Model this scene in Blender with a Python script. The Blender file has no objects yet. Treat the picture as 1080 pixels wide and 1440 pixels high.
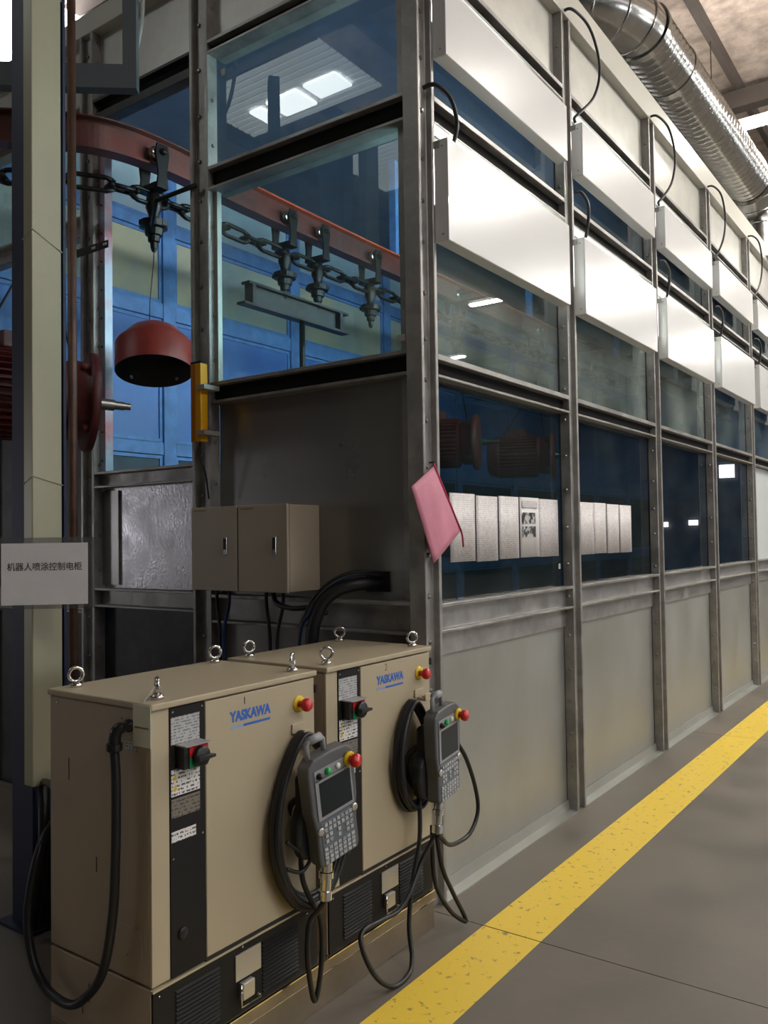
import bpy, math, random
from mathutils import Vector, Matrix
random.seed(7)
SC = bpy.context.scene
COL = SC.collection
PI = math.pi

# ------------------------------------------------------------------ camera
F_PX, YAW, PITCH, ROLL, CAM_H = 1183.0, -0.6197956, 0.0301062, -0.0144915, 1.5
cy, sy, cp, sp = math.cos(YAW), math.sin(YAW), math.cos(PITCH), math.sin(PITCH)
fw = Vector((sy * cp, cy * cp, sp)); rt = Vector((cy, -sy, 0)); up = rt.cross(fw)
cr, sr = math.cos(ROLL), math.sin(ROLL)
r2 = cr * rt + sr * up; u2 = -sr * rt + cr * up
cam_d = bpy.data.cameras.new('camera'); cam = bpy.data.objects.new('camera', cam_d); COL.objects.link(cam)
cam_d.sensor_fit = 'HORIZONTAL'; cam_d.sensor_width = 36.0; cam_d.lens = F_PX / 1080.0 * 36.0
cam_d.clip_start = 0.05; cam_d.clip_end = 200
M = Matrix((r2, u2, -fw)).transposed().to_4x4(); M.translation = Vector((0, 0, CAM_H)); cam.matrix_world = M
SC.camera = cam

# ------------------------------------------------------------------ world + exposure
w = bpy.data.worlds.new('world'); SC.world = w; w.use_nodes = True
bgn = w.node_tree.nodes['Background']; bgn.inputs[0].default_value = (0.80, 0.88, 1.0, 1); bgn.inputs[1].default_value = 0.6
SC.view_settings.view_transform = 'Standard'; SC.view_settings.look = 'None'
SC.view_settings.gamma = 1; SC.view_settings.use_curve_mapping = False
SC.view_settings.exposure = 0.28
LAMP_E = 145.0        # hanging strip lamps
BOX_E = 42.0          # lamps inside the white housings, shining into the booth
SKY_E = 12.0          # translucent roof lights

# ------------------------------------------------------------------ materials
def srgb(r, g, b):
    f = lambda c: (c / 255.0) / 12.92 if c / 255.0 <= 0.04045 else (((c / 255.0) + 0.055) / 1.055) ** 2.4
    return (f(r), f(g), f(b), 1)

def mat(name, col, rough=0.5, metal=0.0, var=0.0, vscale=6.0, col2=None, bump=0.0, bscale=40.0, rvar=0.0, stretch=(1, 1, 1), coat=0.0, spec=None, lo=0.35, hi=0.65):
    m = bpy.data.materials.new(name); m.use_nodes = True
    nt = m.node_tree; P = nt.nodes['Principled BSDF']
    P.inputs['Base Color'].default_value = col; P.inputs['Roughness'].default_value = rough; P.inputs['Metallic'].default_value = metal
    if coat: P.inputs['Coat Weight'].default_value = coat
    if spec is not None: P.inputs['Specular IOR Level'].default_value = spec
    geo = nt.nodes.new('ShaderNodeNewGeometry'); mp = nt.nodes.new('ShaderNodeMapping')
    nt.links.new(geo.outputs['Position'], mp.inputs[0]); mp.inputs['Scale'].default_value = stretch
    if var or col2 is not None or rvar:
        n = nt.nodes.new('ShaderNodeTexNoise'); n.inputs['Scale'].default_value = vscale; n.inputs['Detail'].default_value = 7; n.inputs['Roughness'].default_value = 0.62
        nt.links.new(mp.outputs[0], n.inputs[0])
        mr = nt.nodes.new('ShaderNodeMapRange'); mr.inputs[1].default_value = lo; mr.inputs[2].default_value = hi
        nt.links.new(n.outputs[0], mr.inputs[0])
        if var or col2 is not None:
            if col2 is None: col2 = tuple(c * (1 - var) for c in col[:3]) + (1,)
            mx = nt.nodes.new('ShaderNodeMix'); mx.data_type = 'RGBA'
            mx.inputs[6].default_value = col2; mx.inputs[7].default_value = col
            nt.links.new(mr.outputs[0], mx.inputs[0]); nt.links.new(mx.outputs[2], P.inputs['Base Color'])
        if rvar:
            m2 = nt.nodes.new('ShaderNodeMapRange'); m2.inputs[3].default_value = max(0.02, rough - rvar); m2.inputs[4].default_value = rough + rvar
            nt.links.new(mr.outputs[0], m2.inputs[0]); nt.links.new(m2.outputs[0], P.inputs['Roughness'])
    if bump:
        n2 = nt.nodes.new('ShaderNodeTexNoise'); n2.inputs['Scale'].default_value = bscale; n2.inputs['Detail'].default_value = 4
        nt.links.new(mp.outputs[0], n2.inputs[0])
        b = nt.nodes.new('ShaderNodeBump'); b.inputs['Strength'].default_value = bump; b.inputs['Distance'].default_value = 0.01
        nt.links.new(n2.outputs[0], b.inputs['Height']); nt.links.new(b.outputs[0], P.inputs['Normal'])
    return m

def emat(name, col, e):
    m = bpy.data.materials.new(name); m.use_nodes = True; P = m.node_tree.nodes['Principled BSDF']
    P.inputs['Base Color'].default_value = (0.8, 0.8, 0.8, 1)
    P.inputs['Emission Color'].default_value = col; P.inputs['Emission Strength'].default_value = e
    return m

def glass_mat(name, tint, dust=0.04, rough=0.0, dustcol=(0.45, 0.55, 0.55, 1), boost=1.0):
    m = bpy.data.materials.new(name); m.use_nodes = True; nt = m.node_tree; nt.nodes.clear()
    N = nt.nodes.new; out = N('ShaderNodeOutputMaterial')
    tr = N('ShaderNodeBsdfTransparent'); tr.inputs[0].default_value = tint
    gl = N('ShaderNodeBsdfGlossy'); gl.inputs['Roughness'].default_value = rough; gl.inputs[0].default_value = (0.95, 1, 0.98, 1)
    df = N('ShaderNodeBsdfDiffuse'); df.inputs[0].default_value = dustcol
    fr = N('ShaderNodeFresnel'); fr.inputs[0].default_value = 1.55
    geo = N('ShaderNodeNewGeometry')
    inv = N('ShaderNodeMath'); inv.operation = 'SUBTRACT'; inv.inputs[0].default_value = boost
    mb = N('ShaderNodeMath'); mb.operation = 'MULTIPLY'; mb.inputs[1].default_value = boost
    nt.links.new(geo.outputs['Backfacing'], mb.inputs[0]); nt.links.new(mb.outputs[0], inv.inputs[1])
    ml = N('ShaderNodeMath'); ml.operation = 'MULTIPLY'; ml.use_clamp = True
    nt.links.new(fr.outputs[0], ml.inputs[0]); nt.links.new(inv.outputs[0], ml.inputs[1])
    noise = N('ShaderNodeTexNoise'); noise.inputs['Scale'].default_value = 2.2; noise.inputs['Detail'].default_value = 6
    nt.links.new(geo.outputs['Position'], noise.inputs[0])
    mr = N('ShaderNodeMapRange'); mr.inputs[1].default_value = 0.35; mr.inputs[2].default_value = 0.7; mr.inputs[3].default_value = dust * 0.4; mr.inputs[4].default_value = dust * 1.6
    nt.links.new(noise.outputs[0], mr.inputs[0])
    m1 = N('ShaderNodeMixShader'); m2 = N('ShaderNodeMixShader')
    nt.links.new(mr.outputs[0], m1.inputs[0]); nt.links.new(tr.outputs[0], m1.inputs[1]); nt.links.new(df.outputs[0], m1.inputs[2])
    nt.links.new(ml.outputs[0], m2.inputs[0]); nt.links.new(m1.outputs[0], m2.inputs[1]); nt.links.new(gl.outputs[0], m2.inputs[2])
    nt.links.new(m2.outputs[0], out.inputs[0])
    return m

def print_mat(name, paper, ink, pitch, axis='z', wordscale=120.0, dens=0.5):
    """a sheet printed with lines of small illegible text"""
    m = bpy.data.materials.new(name); m.use_nodes = True; nt = m.node_tree; P = nt.nodes['Principled BSDF']; N = nt.nodes.new
    P.inputs['Roughness'].default_value = 0.45
    geo = N('ShaderNodeNewGeometry'); sx = N('ShaderNodeSeparateXYZ'); nt.links.new(geo.outputs['Position'], sx.inputs[0])
    a = N('ShaderNodeMath'); a.operation = 'MULTIPLY'; a.inputs[1].default_value = 1.0 / pitch; nt.links.new(sx.outputs[2], a.inputs[0])
    fr = N('ShaderNodeMath'); fr.operation = 'FRACT'; nt.links.new(a.outputs[0], fr.inputs[0])
    gt = N('ShaderNodeMath'); gt.operation = 'GREATER_THAN'; gt.inputs[1].default_value = 0.5; nt.links.new(fr.outputs[0], gt.inputs[0])
    mp = N('ShaderNodeMapping'); mp.inputs['Scale'].default_value = (1, 1, 0.6); nt.links.new(geo.outputs['Position'], mp.inputs[0])
    no = N('ShaderNodeTexNoise'); no.inputs['Scale'].default_value = wordscale; no.inputs['Detail'].default_value = 2; nt.links.new(mp.outputs[0], no.inputs[0])
    g2 = N('ShaderNodeMath'); g2.operation = 'GREATER_THAN'; g2.inputs[1].default_value = dens; nt.links.new(no.outputs[0], g2.inputs[0])
    mu = N('ShaderNodeMath'); mu.operation = 'MULTIPLY'; nt.links.new(gt.outputs[0], mu.inputs[0]); nt.links.new(g2.outputs[0], mu.inputs[1])
    mx = N('ShaderNodeMix'); mx.data_type = 'RGBA'; mx.inputs[6].default_value = paper; mx.inputs[7].default_value = ink
    nt.links.new(mu.outputs[0], mx.inputs[0]); nt.links.new(mx.outputs[2], P.inputs['Base Color'])
    return m

MT = {}
MT['galv'] = mat('galvanised', (0.40, 0.385, 0.36, 1), 0.42, 0.5, var=0.35, vscale=9, rvar=0.12, bump=0.06, bscale=25)
MT['galv_panel'] = mat('galvanised_sheet', (0.42, 0.43, 0.40, 1), 0.42, 0.55, col2=(0.33, 0.325, 0.28, 1), vscale=2.6, rvar=0.1, stretch=(1, 1, 0.6), lo=0.25, hi=0.7)
MT['steel_panel'] = mat('dark_steel_sheet', (0.30, 0.285, 0.27, 1), 0.30, 0.6, var=0.15, vscale=1.6, rvar=0.05, lo=0.15, hi=0.85)
MT['shiny_panel'] = mat('scratched_steel_sheet', (0.52, 0.50, 0.52, 1), 0.30, 0.6, var=0.3, vscale=7, rvar=0.10, bump=0.12, bscale=60)
MT['dark_steel'] = mat('dark_steel', (0.055, 0.055, 0.055, 1), 0.45, 0.5, var=0.4, vscale=8)
MT['slot_shade'] = mat('slot_shade_black', (0.010, 0.009, 0.008, 1), 0.8, spec=0.2)  # black stands in for the shade inside the rail channels
MT['bolt'] = mat('bolt_steel', (0.30, 0.29, 0.27, 1), 0.35, 0.9)
MT['white_box'] = mat('white_enamel', (0.80, 0.80, 0.78, 1), 0.24, 0.0, coat=0.3, bump=0.01, bscale=5)
MT['coping'] = mat('cream_sheet', (0.60, 0.58, 0.50, 1), 0.4, 0.1)
MT['upper_panel'] = mat('pale_sheet', (0.62, 0.61, 0.55, 1), 0.35, 0.35, var=0.2, vscale=3)
MT['white_panel'] = mat('white_sheet', (0.62, 0.66, 0.64, 1), 0.4)
MT['blue'] = mat('blue_paint', (0.045, 0.15, 0.50, 1), 0.5, 0.0, col2=(0.08, 0.24, 0.62, 1), vscale=3, bump=0.08, bscale=60)
MT['blue_low'] = mat('shaded_blue_paint', (0.035, 0.075, 0.12, 1), 0.5, 0.0, col2=(0.015, 0.03, 0.045, 1), vscale=2)  # low booth panels: weak light down there put into a darker blue
MT['blue_frame'] = mat('blue_frame_paint', (0.13, 0.29, 0.64, 1), 0.55, 0.0, var=0.3, vscale=10, bump=0.1, bscale=70)
MT['blue_dark'] = mat('dark_blue_paint', (0.07, 0.095, 0.16, 1), 0.5, 0.0, var=0.3, vscale=3)
MT['blue_reveal'] = mat('blue_red_oversprayed_steel', (0.30, 0.36, 0.45, 1), 0.4, 0.4, col2=(0.40, 0.07, 0.06, 1), vscale=1.6, lo=0.38, hi=0.55)
MT['dusty_pane'] = mat('overspray_dusted_glass', (0.50, 0.44, 0.30, 1), 0.5, 0.0, col2=(0.26, 0.34, 0.42, 1), vscale=1.2, lo=0.3, hi=0.6)
MT['pale_blue_pane'] = mat('sprayed_pane_lit_pale', (0.50, 0.60, 0.66, 1), 0.5, 0.0, col2=(0.36, 0.48, 0.60, 1), vscale=1.5)  # sprayed blue, made paler for the strong light near the top
MT['blue_pane'] = mat('blue_sprayed_pane', (0.06, 0.16, 0.50, 1), 0.45, 0.0, col2=(0.10, 0.23, 0.56, 1), vscale=2)
MT['glass'] = glass_mat('booth_glass', (0.80, 0.88, 0.90, 1), 0.09, 0.0)
MT['glass_hazy'] = glass_mat('booth_glass_hazy', (0.66, 0.80, 0.82, 1), 0.22, 0.0, dustcol=(0.50, 0.54, 0.48, 1))
MT['glass_dark'] = glass_mat('booth_glass_dimmed', (0.42, 0.56, 0.56, 1), 0.02, 0.0)  # darker tint stands in for the dim lower booth interior
MT['sleeve'] = glass_mat('clear_plastic', (0.75, 0.75, 0.75, 1), 0.15, 0.15, dustcol=(0.3, 0.3, 0.3, 1))
MT['gasket'] = mat('black_rubber', (0.012, 0.012, 0.012, 1), 0.6)
MT['floor'] = mat('concrete', (0.190, 0.163, 0.130, 1), 0.50, 0.0, col2=(0.135, 0.118, 0.098, 1), vscale=1.7, rvar=0.10, bump=0.05, bscale=35, lo=0.38, hi=0.62)
MT['joint'] = mat('joint_filler', (0.03, 0.027, 0.024, 1), 0.8)
MT['yellow'] = mat('worn_yellow_paint', (0.88, 0.62, 0.07, 1), 0.45, 0.0, col2=(0.36, 0.24, 0.08, 1), vscale=26, lo=0.34, hi=0.41, bump=0.1, bscale=60)
MT['cab'] = mat('beige_enamel', (0.445, 0.375, 0.25, 1), 0.42, 0.0, bump=0.01, bscale=200)
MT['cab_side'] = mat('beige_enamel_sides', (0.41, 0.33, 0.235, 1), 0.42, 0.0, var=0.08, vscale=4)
MT['black'] = mat('black_panel', (0.013, 0.012, 0.011, 1), 0.55, spec=0.25)
MT['black_plastic'] = mat('black_plastic', (0.012, 0.012, 0.012, 1), 0.35)
MT['cable'] = mat('black_cable', (0.011, 0.011, 0.012, 1), 0.42)
MT['cable_grey'] = mat('grey_cable', (0.09, 0.09, 0.09, 1), 0.45)
MT['cable_blue'] = mat('blue_wire', (0.02, 0.05, 0.16, 1), 0.4)
MT['cable_white'] = mat('white_hose', (0.45, 0.45, 0.42, 1), 0.4)
MT['plinth'] = mat('bronze_steel', (0.34, 0.28, 0.20, 1), 0.38, 0.7, var=0.25, vscale=5)
MT['chrome'] = mat('chrome', (0.72, 0.71, 0.68, 1), 0.16, 1.0)
MT['plate'] = mat('brushed_plate', (0.55, 0.53, 0.48, 1), 0.35, 0.7)
MT['red'] = mat('red_plastic', (0.55, 0.012, 0.012, 1), 0.35)
MT['yellow_p'] = mat('yellow_plastic', (0.72, 0.52, 0.01, 1), 0.4)
MT['green'] = mat('green_plastic', (0.01, 0.22, 0.09, 1), 0.4)
MT['label_blue'] = mat('blue_print', (0.03, 0.13, 0.50, 1), 0.5)
MT['label_pale'] = mat('pale_blue_print', (0.25, 0.38, 0.65, 1), 0.5)
MT['ink'] = mat('ink', (0.03, 0.03, 0.03, 1), 0.6)
MT['ochre'] = mat('ochre_marker', (0.25, 0.17, 0.06, 1), 0.6)
MT['pend'] = mat('grey_abs', (0.115, 0.118, 0.12, 1), 0.48, bump=0.02, bscale=300)
MT['pend_light'] = mat('light_grey_abs', (0.30, 0.305, 0.31, 1), 0.45)
MT['grip'] = mat('grip_rubber', (0.022, 0.022, 0.023, 1), 0.5)
MT['screen'] = mat('lcd', (0.01, 0.016, 0.018, 1), 0.12)
MT['key_plate'] = mat('blue_grey_keypad', (0.13, 0.15, 0.17, 1), 0.45)
MT['key'] = mat('keypad_keys', (0.50, 0.50, 0.48, 1), 0.4, col2=(0.25, 0.27, 0.30, 1), vscale=90, lo=0.40, hi=0.5)
MT['paper'] = mat('paper', (0.78, 0.76, 0.74, 1), 0.5, var=0.06, vscale=12)
MT['text_sheet'] = print_mat('printed_sheet', (0.74, 0.70, 0.68, 1), (0.52, 0.48, 0.47, 1), 0.0095)
MT['photo'] = mat('photocopy', (0.6, 0.58, 0.55, 1), 0.5, col2=(0.02, 0.02, 0.02, 1), vscale=22, lo=0.46, hi=0.52)
MT['plate_print'] = print_mat('nameplate_print', (0.46, 0.46, 0.45, 1), (0.20, 0.20, 0.21, 1), 0.008, dens=0.48)
MT['warn_print'] = print_mat('warning_print', (0.72, 0.70, 0.67, 1), (0.10, 0.10, 0.10, 1), 0.0105, wordscale=170, dens=0.5)
MT['brown_print'] = print_mat('brown_label_print', (0.19, 0.165, 0.13, 1), (0.06, 0.05, 0.04, 1), 0.010, wordscale=170, dens=0.5)
MT['pink'] = mat('pink_mesh_cloth', (0.72, 0.27, 0.36, 1), 0.6, 0.0, var=0.12, vscale=10, bump=0.2, bscale=300)
MT['pink_zip'] = mat('crimson_zip', (0.52, 0.03, 0.09, 1), 0.5)
MT['trunk'] = mat('beige_trunking', (0.42, 0.40, 0.27, 1), 0.36, 0.1, var=0.08, vscale=3)
MT['navy'] = mat('navy_paint', (0.012, 0.018, 0.055, 1), 0.5)
MT['grey_paint'] = mat('grey_paint', (0.11, 0.12, 0.125, 1), 0.5)
MT['rust_pipe'] = mat('rusty_pipe', (0.16, 0.085, 0.055, 1), 0.5, 0.3, var=0.4, vscale=9)
MT['rail'] = mat('red_oxide_steel', (0.16, 0.035, 0.025, 1), 0.42, 0.3, col2=(0.10, 0.05, 0.045, 1), vscale=5, bump=0.1, bscale=30)
MT['rail_top'] = mat('orange_red_overspray', (0.50, 0.07, 0.025, 1), 0.55)
MT['grease'] = mat('greasy_steel', (0.022, 0.022, 0.022, 1), 0.35, 0.6)
MT['primer'] = mat('red_primer', (0.27, 0.035, 0.025, 1), 0.42, 0.0, var=0.25, vscale=8)
MT['primer_dark'] = mat('red_primer_worn', (0.13, 0.022, 0.02, 1), 0.5, 0.0, var=0.45, vscale=8)
MT['cowl_in'] = mat('dark_cowl_inside', (0.045, 0.035, 0.033, 1), 0.5, 0.3)  # inside of the cowl, darker than its red shell
MT['orange'] = mat('orange_yellow_anodised', (0.75, 0.36, 0.01, 1), 0.35, 0.2)
MT['orange_dk'] = mat('orange_anodised', (0.50, 0.17, 0.01, 1), 0.4, 0.2)
MT['ctrl'] = mat('control_box_enamel', (0.40, 0.335, 0.25, 1), 0.45)
MT['duct'] = mat('spiral_duct_steel', (0.50, 0.49, 0.46, 1), 0.22, 1.0, var=0.2, vscale=12, bump=0.04, bscale=30)
MT['ceil'] = mat('insulation_foil', (0.60, 0.50, 0.43, 1), 0.55, 0.1, col2=(0.33, 0.26, 0.22, 1), vscale=5, bump=0.8, bscale=9)
MT['purlin'] = mat('purlin_steel', (0.075, 0.06, 0.052, 1), 0.6)
MT['corr'] = mat('pale_corrugated_sheet', (0.34, 0.35, 0.33, 1), 0.5)
MT['far_wall'] = mat('factory_wall', (0.13, 0.135, 0.14, 1), 0.7, var=0.8, vscale=0.8)
MT['booth_floor'] = mat('booth_floor', (0.03, 0.04, 0.06, 1), 0.6)
MT['lamp_off'] = mat('unlit_diffuser', (0.5, 0.52, 0.5, 1), 0.5)
MT['e_lamp'] = emat('lamp_tube', (1.0, 0.97, 0.90, 1), LAMP_E)
MT['e_box'] = emat('booth_lamp', (1.0, 0.98, 0.97, 1), BOX_E)
MT['e_corr'] = emat('translucent_corrugated_sheet', (0.80, 0.86, 0.84, 1), 1.9)
MT['e_door'] = emat('hazy_daylight_opening', (0.95, 0.93, 1.0, 1), 5.0)
MT['e_sky'] = emat('roof_light', (0.93, 0.97, 1.0, 1), SKY_E)
MT['tag'] = mat('pale_green_tag', (0.66, 0.66, 0.50, 1), 0.5)
MT['white'] = mat('white_plastic', (0.75, 0.74, 0.70, 1), 0.45)
MT['zip_tie'] = mat('cream_zip_tie', (0.45, 0.43, 0.36, 1), 0.5)

# ------------------------------------------------------------------ mesh helpers
class MB:
    def __init__(s): s.v = []; s.f = []; s.sm = []
    def add(s, vs, fs, smooth=False):
        b = len(s.v); s.v += [tuple(p) for p in vs]; s.f += [tuple(i + b for i in f) for f in fs]; s.sm += [smooth] * len(fs); return s
    def box(s, x0, x1, y0, y1, z0, z1):
        x0, x1 = sorted((x0, x1)); y0, y1 = sorted((y0, y1)); z0, z1 = sorted((z0, z1))
        return s.add([(x0, y0, z0), (x1, y0, z0), (x1, y1, z0), (x0, y1, z0), (x0, y0, z1), (x1, y0, z1), (x1, y1, z1), (x0, y1, z1)],
                     [(0, 3, 2, 1), (4, 5, 6, 7), (0, 1, 5, 4), (1, 2, 6, 5), (2, 3, 7, 6), (3, 0, 4, 7)])
    def prism(s, prof, fn, t0, t1):
        """closed 2D profile [(a,d)...] extruded; fn(a,d,t)->xyz"""
        n = len(prof)
        vs = [fn(a, d, t0) for a, d in prof] + [fn(a, d, t1) for a, d in prof]
        fs = [(i, (i + 1) % n, n + (i + 1) % n, n + i) for i in range(n)] + [tuple(range(n))[::-1], tuple(range(n, 2 * n))]
        return s.add(vs, fs)
    def tube(s, pts, r, n=8, closed=False, cap=True):
        pts = [Vector(p) for p in pts]; m = len(pts); vs = []; fs = []; prev = None
        rr = r if isinstance(r, (list, tuple)) else [r] * m
        for i, p in enumerate(pts):
            a = pts[(i - 1) % m] if (closed or i > 0) else p; b = pts[(i + 1) % m] if (closed or i < m - 1) else p
            t = (b - a).normalized()
            if prev is None:
                ref = Vector((0, 0, 1)) if abs(t.z) < 0.9 else Vector((1, 0, 0)); nrm = t.cross(ref).normalized()
            else:
                nrm = (prev - t * prev.dot(t)); nrm = nrm.normalized() if nrm.length > 1e-6 else prev
            prev = nrm; bi = t.cross(nrm)
            for k in range(n):
                a2 = 2 * PI * k / n; vs.append(p + rr[i] * (math.cos(a2) * nrm + math.sin(a2) * bi))
        for i in range(m if closed else m - 1):
            j = (i + 1) % m
            for k in range(n):
                fs.append((i * n + k, i * n + (k + 1) % n, j * n + (k + 1) % n, j * n + k))
        if cap and not closed: fs += [tuple(range(n))[::-1], tuple(range((m - 1) * n, m * n))]
        return s.add(vs, fs, True)
    def lathe(s, prof, o, ax, n=24, smooth=True, cap=True):
        """prof [(r, t)...] about axis ax from origin o"""
        o = Vector(o); ax = Vector(ax).normalized(); ref = Vector((0, 0, 1)) if abs(ax.z) < 0.9 else Vector((1, 0, 0))
        e1 = ax.cross(ref).normalized(); e2 = ax.cross(e1)
        vs = []; fs = []
        for r, t in prof:
            for k in range(n):
                a = 2 * PI * k / n; vs.append(o + ax * t + r * (math.cos(a) * e1 + math.sin(a) * e2))
        for i in range(len(prof) - 1):
            for k in range(n): fs.append((i * n + k, i * n + (k + 1) % n, (i + 1) * n + (k + 1) % n, (i + 1) * n + k))
        if cap: fs += [tuple(range(n))[::-1], tuple(range((len(prof) - 1) * n, len(prof) * n))]
        return s.add(vs, fs, smooth)
    def torus(s, c, ax, R, r, n=20, k=8):
        c = Vector(c); ax = Vector(ax).normalized(); ref = Vector((0, 0, 1)) if abs(ax.z) < 0.9 else Vector((1, 0, 0))
        e1 = ax.cross(ref).normalized(); e2 = ax.cross(e1)
        return s.tube([c + R * (math.cos(2 * PI * i / n) * e1 + math.sin(2 * PI * i / n) * e2) for i in range(n)], r, k, closed=True)
    def dome(s, c, ax, r, h, n=8):
        return s.lathe([(r, 0), (r, h * 0.5), (r * 0.55, h)], c, ax, n, smooth=False)
    def mesh(s, name, m):
        me = bpy.data.meshes.new(name); me.from_pydata(s.v, [], s.f); me.update()
        me.polygons.foreach_set('use_smooth', s.sm)
        if isinstance(m, str): m = MT[m]
        me.materials.append(m); return me
    def build(s, name, m, parent=None, bevel=0.0, seg=2, local=False):
        """vertices are in world space unless local; parent offset removed"""
        if parent is not None and not local:
            o = root_off(parent); s.v = [(a - o.x, b - o.y, c - o.z) for a, b, c in s.v]
        ob = bpy.data.objects.new(name, s.mesh(name, m)); COL.objects.link(ob)
        if parent is not None: ob.parent = parent
        if bevel:
            b = ob.modifiers.new('bevel', 'BEVEL'); b.width = bevel; b.segments = seg; b.limit_method = 'ANGLE'; b.angle_limit = math.radians(40)
        return ob

def root_off(p):
    o = Vector((0, 0, 0))
    while p is not None: o += p.location; p = p.parent
    return o

def tag(o, label=None, cat=None, group=None, kind=None):
    if label: o['label'] = label
    if cat: o['category'] = cat
    if group: o['group'] = group
    if kind: o['kind'] = kind
    return o

def empty(name, loc, label=None, cat=None, group=None, kind=None, rot=None):
    o = bpy.data.objects.new(name, None); COL.objects.link(o); o.location = loc; o.empty_display_size = 0.1
    if rot: o.rotation_euler = rot
    return tag(o, label, cat, group, kind)

def copy_tree(o, parent=None):
    c = o.copy(); COL.objects.link(c)
    if parent is not None: c.parent = parent
    for ch in list(o.children): copy_tree(ch, c)
    return c

def smooth_path(pts, sub=6, closed=False):
    """Catmull-Rom"""
    P = [Vector(p) for p in pts]; n = len(P); out = []
    g = (lambda i: P[i % n]) if closed else (lambda i: P[min(max(i, 0), n - 1)])
    for i in range(n if closed else n - 1):
        a, b, c, d = g(i - 1), g(i), g(i + 1), g(i + 2)
        for k in range(sub):
            t = k / sub
            out.append(0.5 * ((2 * b) + (c - a) * t + (2 * a - 5 * b + 4 * c - d) * t * t + (3 * b - a - 3 * c + d) * t ** 3))
    if not closed: out.append(P[-1])
    return out

def text_part(name, body, size, m, parent, loc, rot, extrude=0.0004, bold=0.0, shear=0.0, align='LEFT', sx=1.0):
    c = bpy.data.curves.new(name, 'FONT'); c.body = body; c.size = size; c.extrude = extrude; c.offset = bold; c.shear = shear
    c.align_x = align; c.resolution_u = 3
    t = bpy.data.objects.new(name, c); COL.objects.link(t)
    dg = bpy.context.evaluated_depsgraph_get(); me = bpy.data.meshes.new_from_object(t.evaluated_get(dg))
    bpy.data.objects.remove(t); me.materials.clear(); me.materials.append(MT[m])
    ob = bpy.data.objects.new(name, me); COL.objects.link(ob); ob.parent = parent; ob.location = loc; ob.rotation_euler = rot; ob.scale = (sx, 1, 1)
    return ob
ROT_XFACE = (PI / 2, 0, PI / 2)      # text reading along +Y, facing +X

# ------------------------------------------------------------------ coordinates of the booth
XW, YF = -1.832, 2.865       # lip planes of the long side wall (faces +X) and of the end wall (faces -Y)
DEP = 0.059                  # depth of the channels
XG = XW - DEP; YG = YF + 0.067
PITCHB = 1.49
NB = 9
POSTS = [2.847] + [4.33 + PITCHB * k for k in range(NB)]
PW = 0.122
XL = -5.18                   # far long wall
ZTOP = 4.60
RAILS = [(1.10, 1.222), (2.165, 2.262), (3.235, 3.355), (3.905, 3.995)]

def uprof(a0, a1, D, s=0.03, l0=0.018, l1=0.022):
    return [(a0, -D), (a1, -D), (a1, 0), (a1 - l1, 0), (a1 - l1, -s), (a0 + l0, -s), (a0 + l0, 0), (a0, 0)]

# ------------------------------------------------------------------ floor
fl = MB().box(-20, 14, -10, 34, -0.08, -0.012).build('floor', 'joint')
tag(fl, 'grey-brown concrete factory floor with thin dark joints', 'floor', kind='structure')
ys = [-10, -4.1, -0.6, 2.885, 6.55, 10.2, 13.9, 17.6, 34]; xs = [-20, -7.8, -1.95, 4.4, 14]
for i in range(len(ys) - 1):
    for j in range(len(xs) - 1):
        g = 0.0025
        MB().box(xs[j] + g, xs[j + 1] - g, ys[i] + g, ys[i + 1] - g, -0.012, 0).build('concrete_slab', 'floor', fl)
yl = MB()
for i in range(len(ys) - 1):
    if ys[i] < -4 or ys[i] > 17: continue
    yl.box(-1.615, -1.378, ys[i] + 0.003, ys[i + 1] - 0.003, 0.0, 0.0012)
tag(yl.build('floor_marking', 'yellow'), 'worn yellow line painted on the concrete beside the booth', 'floor marking', kind='structure')

# ------------------------------------------------------------------ factory shell
ZC = 7.2
ce = MB().box(-20, 14, -10, 34, ZC, ZC + 0.1).build('ceiling', 'ceil'); tag(ce, 'high factory ceiling lined with crinkled brownish insulation foil', 'ceiling', kind='structure')
for k in range(-7, 11):
    x = -2.36 + 1.5 * k
    if -19.5 < x < 13.5: MB().box(x - 0.035, x + 0.035, -10, 34, ZC - 0.16, ZC).build('purlin', 'purlin', ce)
for y in (-6.8, -0.85, 5.15, 11.15, 17.15, 23.15, 29.15): MB().box(-20, 14, y - 0.09, y + 0.09, ZC - 0.38, ZC - 0.161).build('rafter', 'purlin', ce)
# pale corrugated roof patch with three roof lights, behind the camera; the booth glass mirrors it
ZS = 6.72
def patch(x0, x1, y0, y1):
    a = MB(); b = MB(); y = y0
    while y < y1:
        a.prism([(0, 0), (0.012, -0.02), (0.078, -0.02), (0.09, 0), (0.09, 0.012), (0, 0.012)], lambda p, q, t, y=y: (t, y + p, ZS + q), x0, x1)
        b.box(x0, x1, y + 0.0905, y + 0.1045, ZS - 0.005, ZS + 0.01); y += 0.105
    a.build('roof_sheet', 'e_corr', ce); b.build('roof_sheet_rib', 'corr', ce)
patch(-7.55, -5.52, -1.95, -0.80); patch(-7.2, -6.0, -4.4, -2.85)
def roof_light(x0, x1, y0, y1, z, label, m='e_sky'):
    o = MB().box(x0, x1, y0, y1, z - 0.03, z).build('roof_light', m); tag(o, label, 'skylight', 'translucent roof lights', 'structure')
for i, (x0, x1, y0, y1) in enumerate([(-7.11, -6.92, -1.74, -1.41), (-6.80, -6.32, -1.74, -1.37), (-6.20, -5.74, -1.67, -1.35)]):
    roof_light(x0, x1, y0, y1, 6.69, ['small bright roof light mirrored at the lower left of the booth glass', 'middle bright roof light mirrored in the booth glass', 'last bright roof light mirrored in the booth glass'][i])
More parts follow.
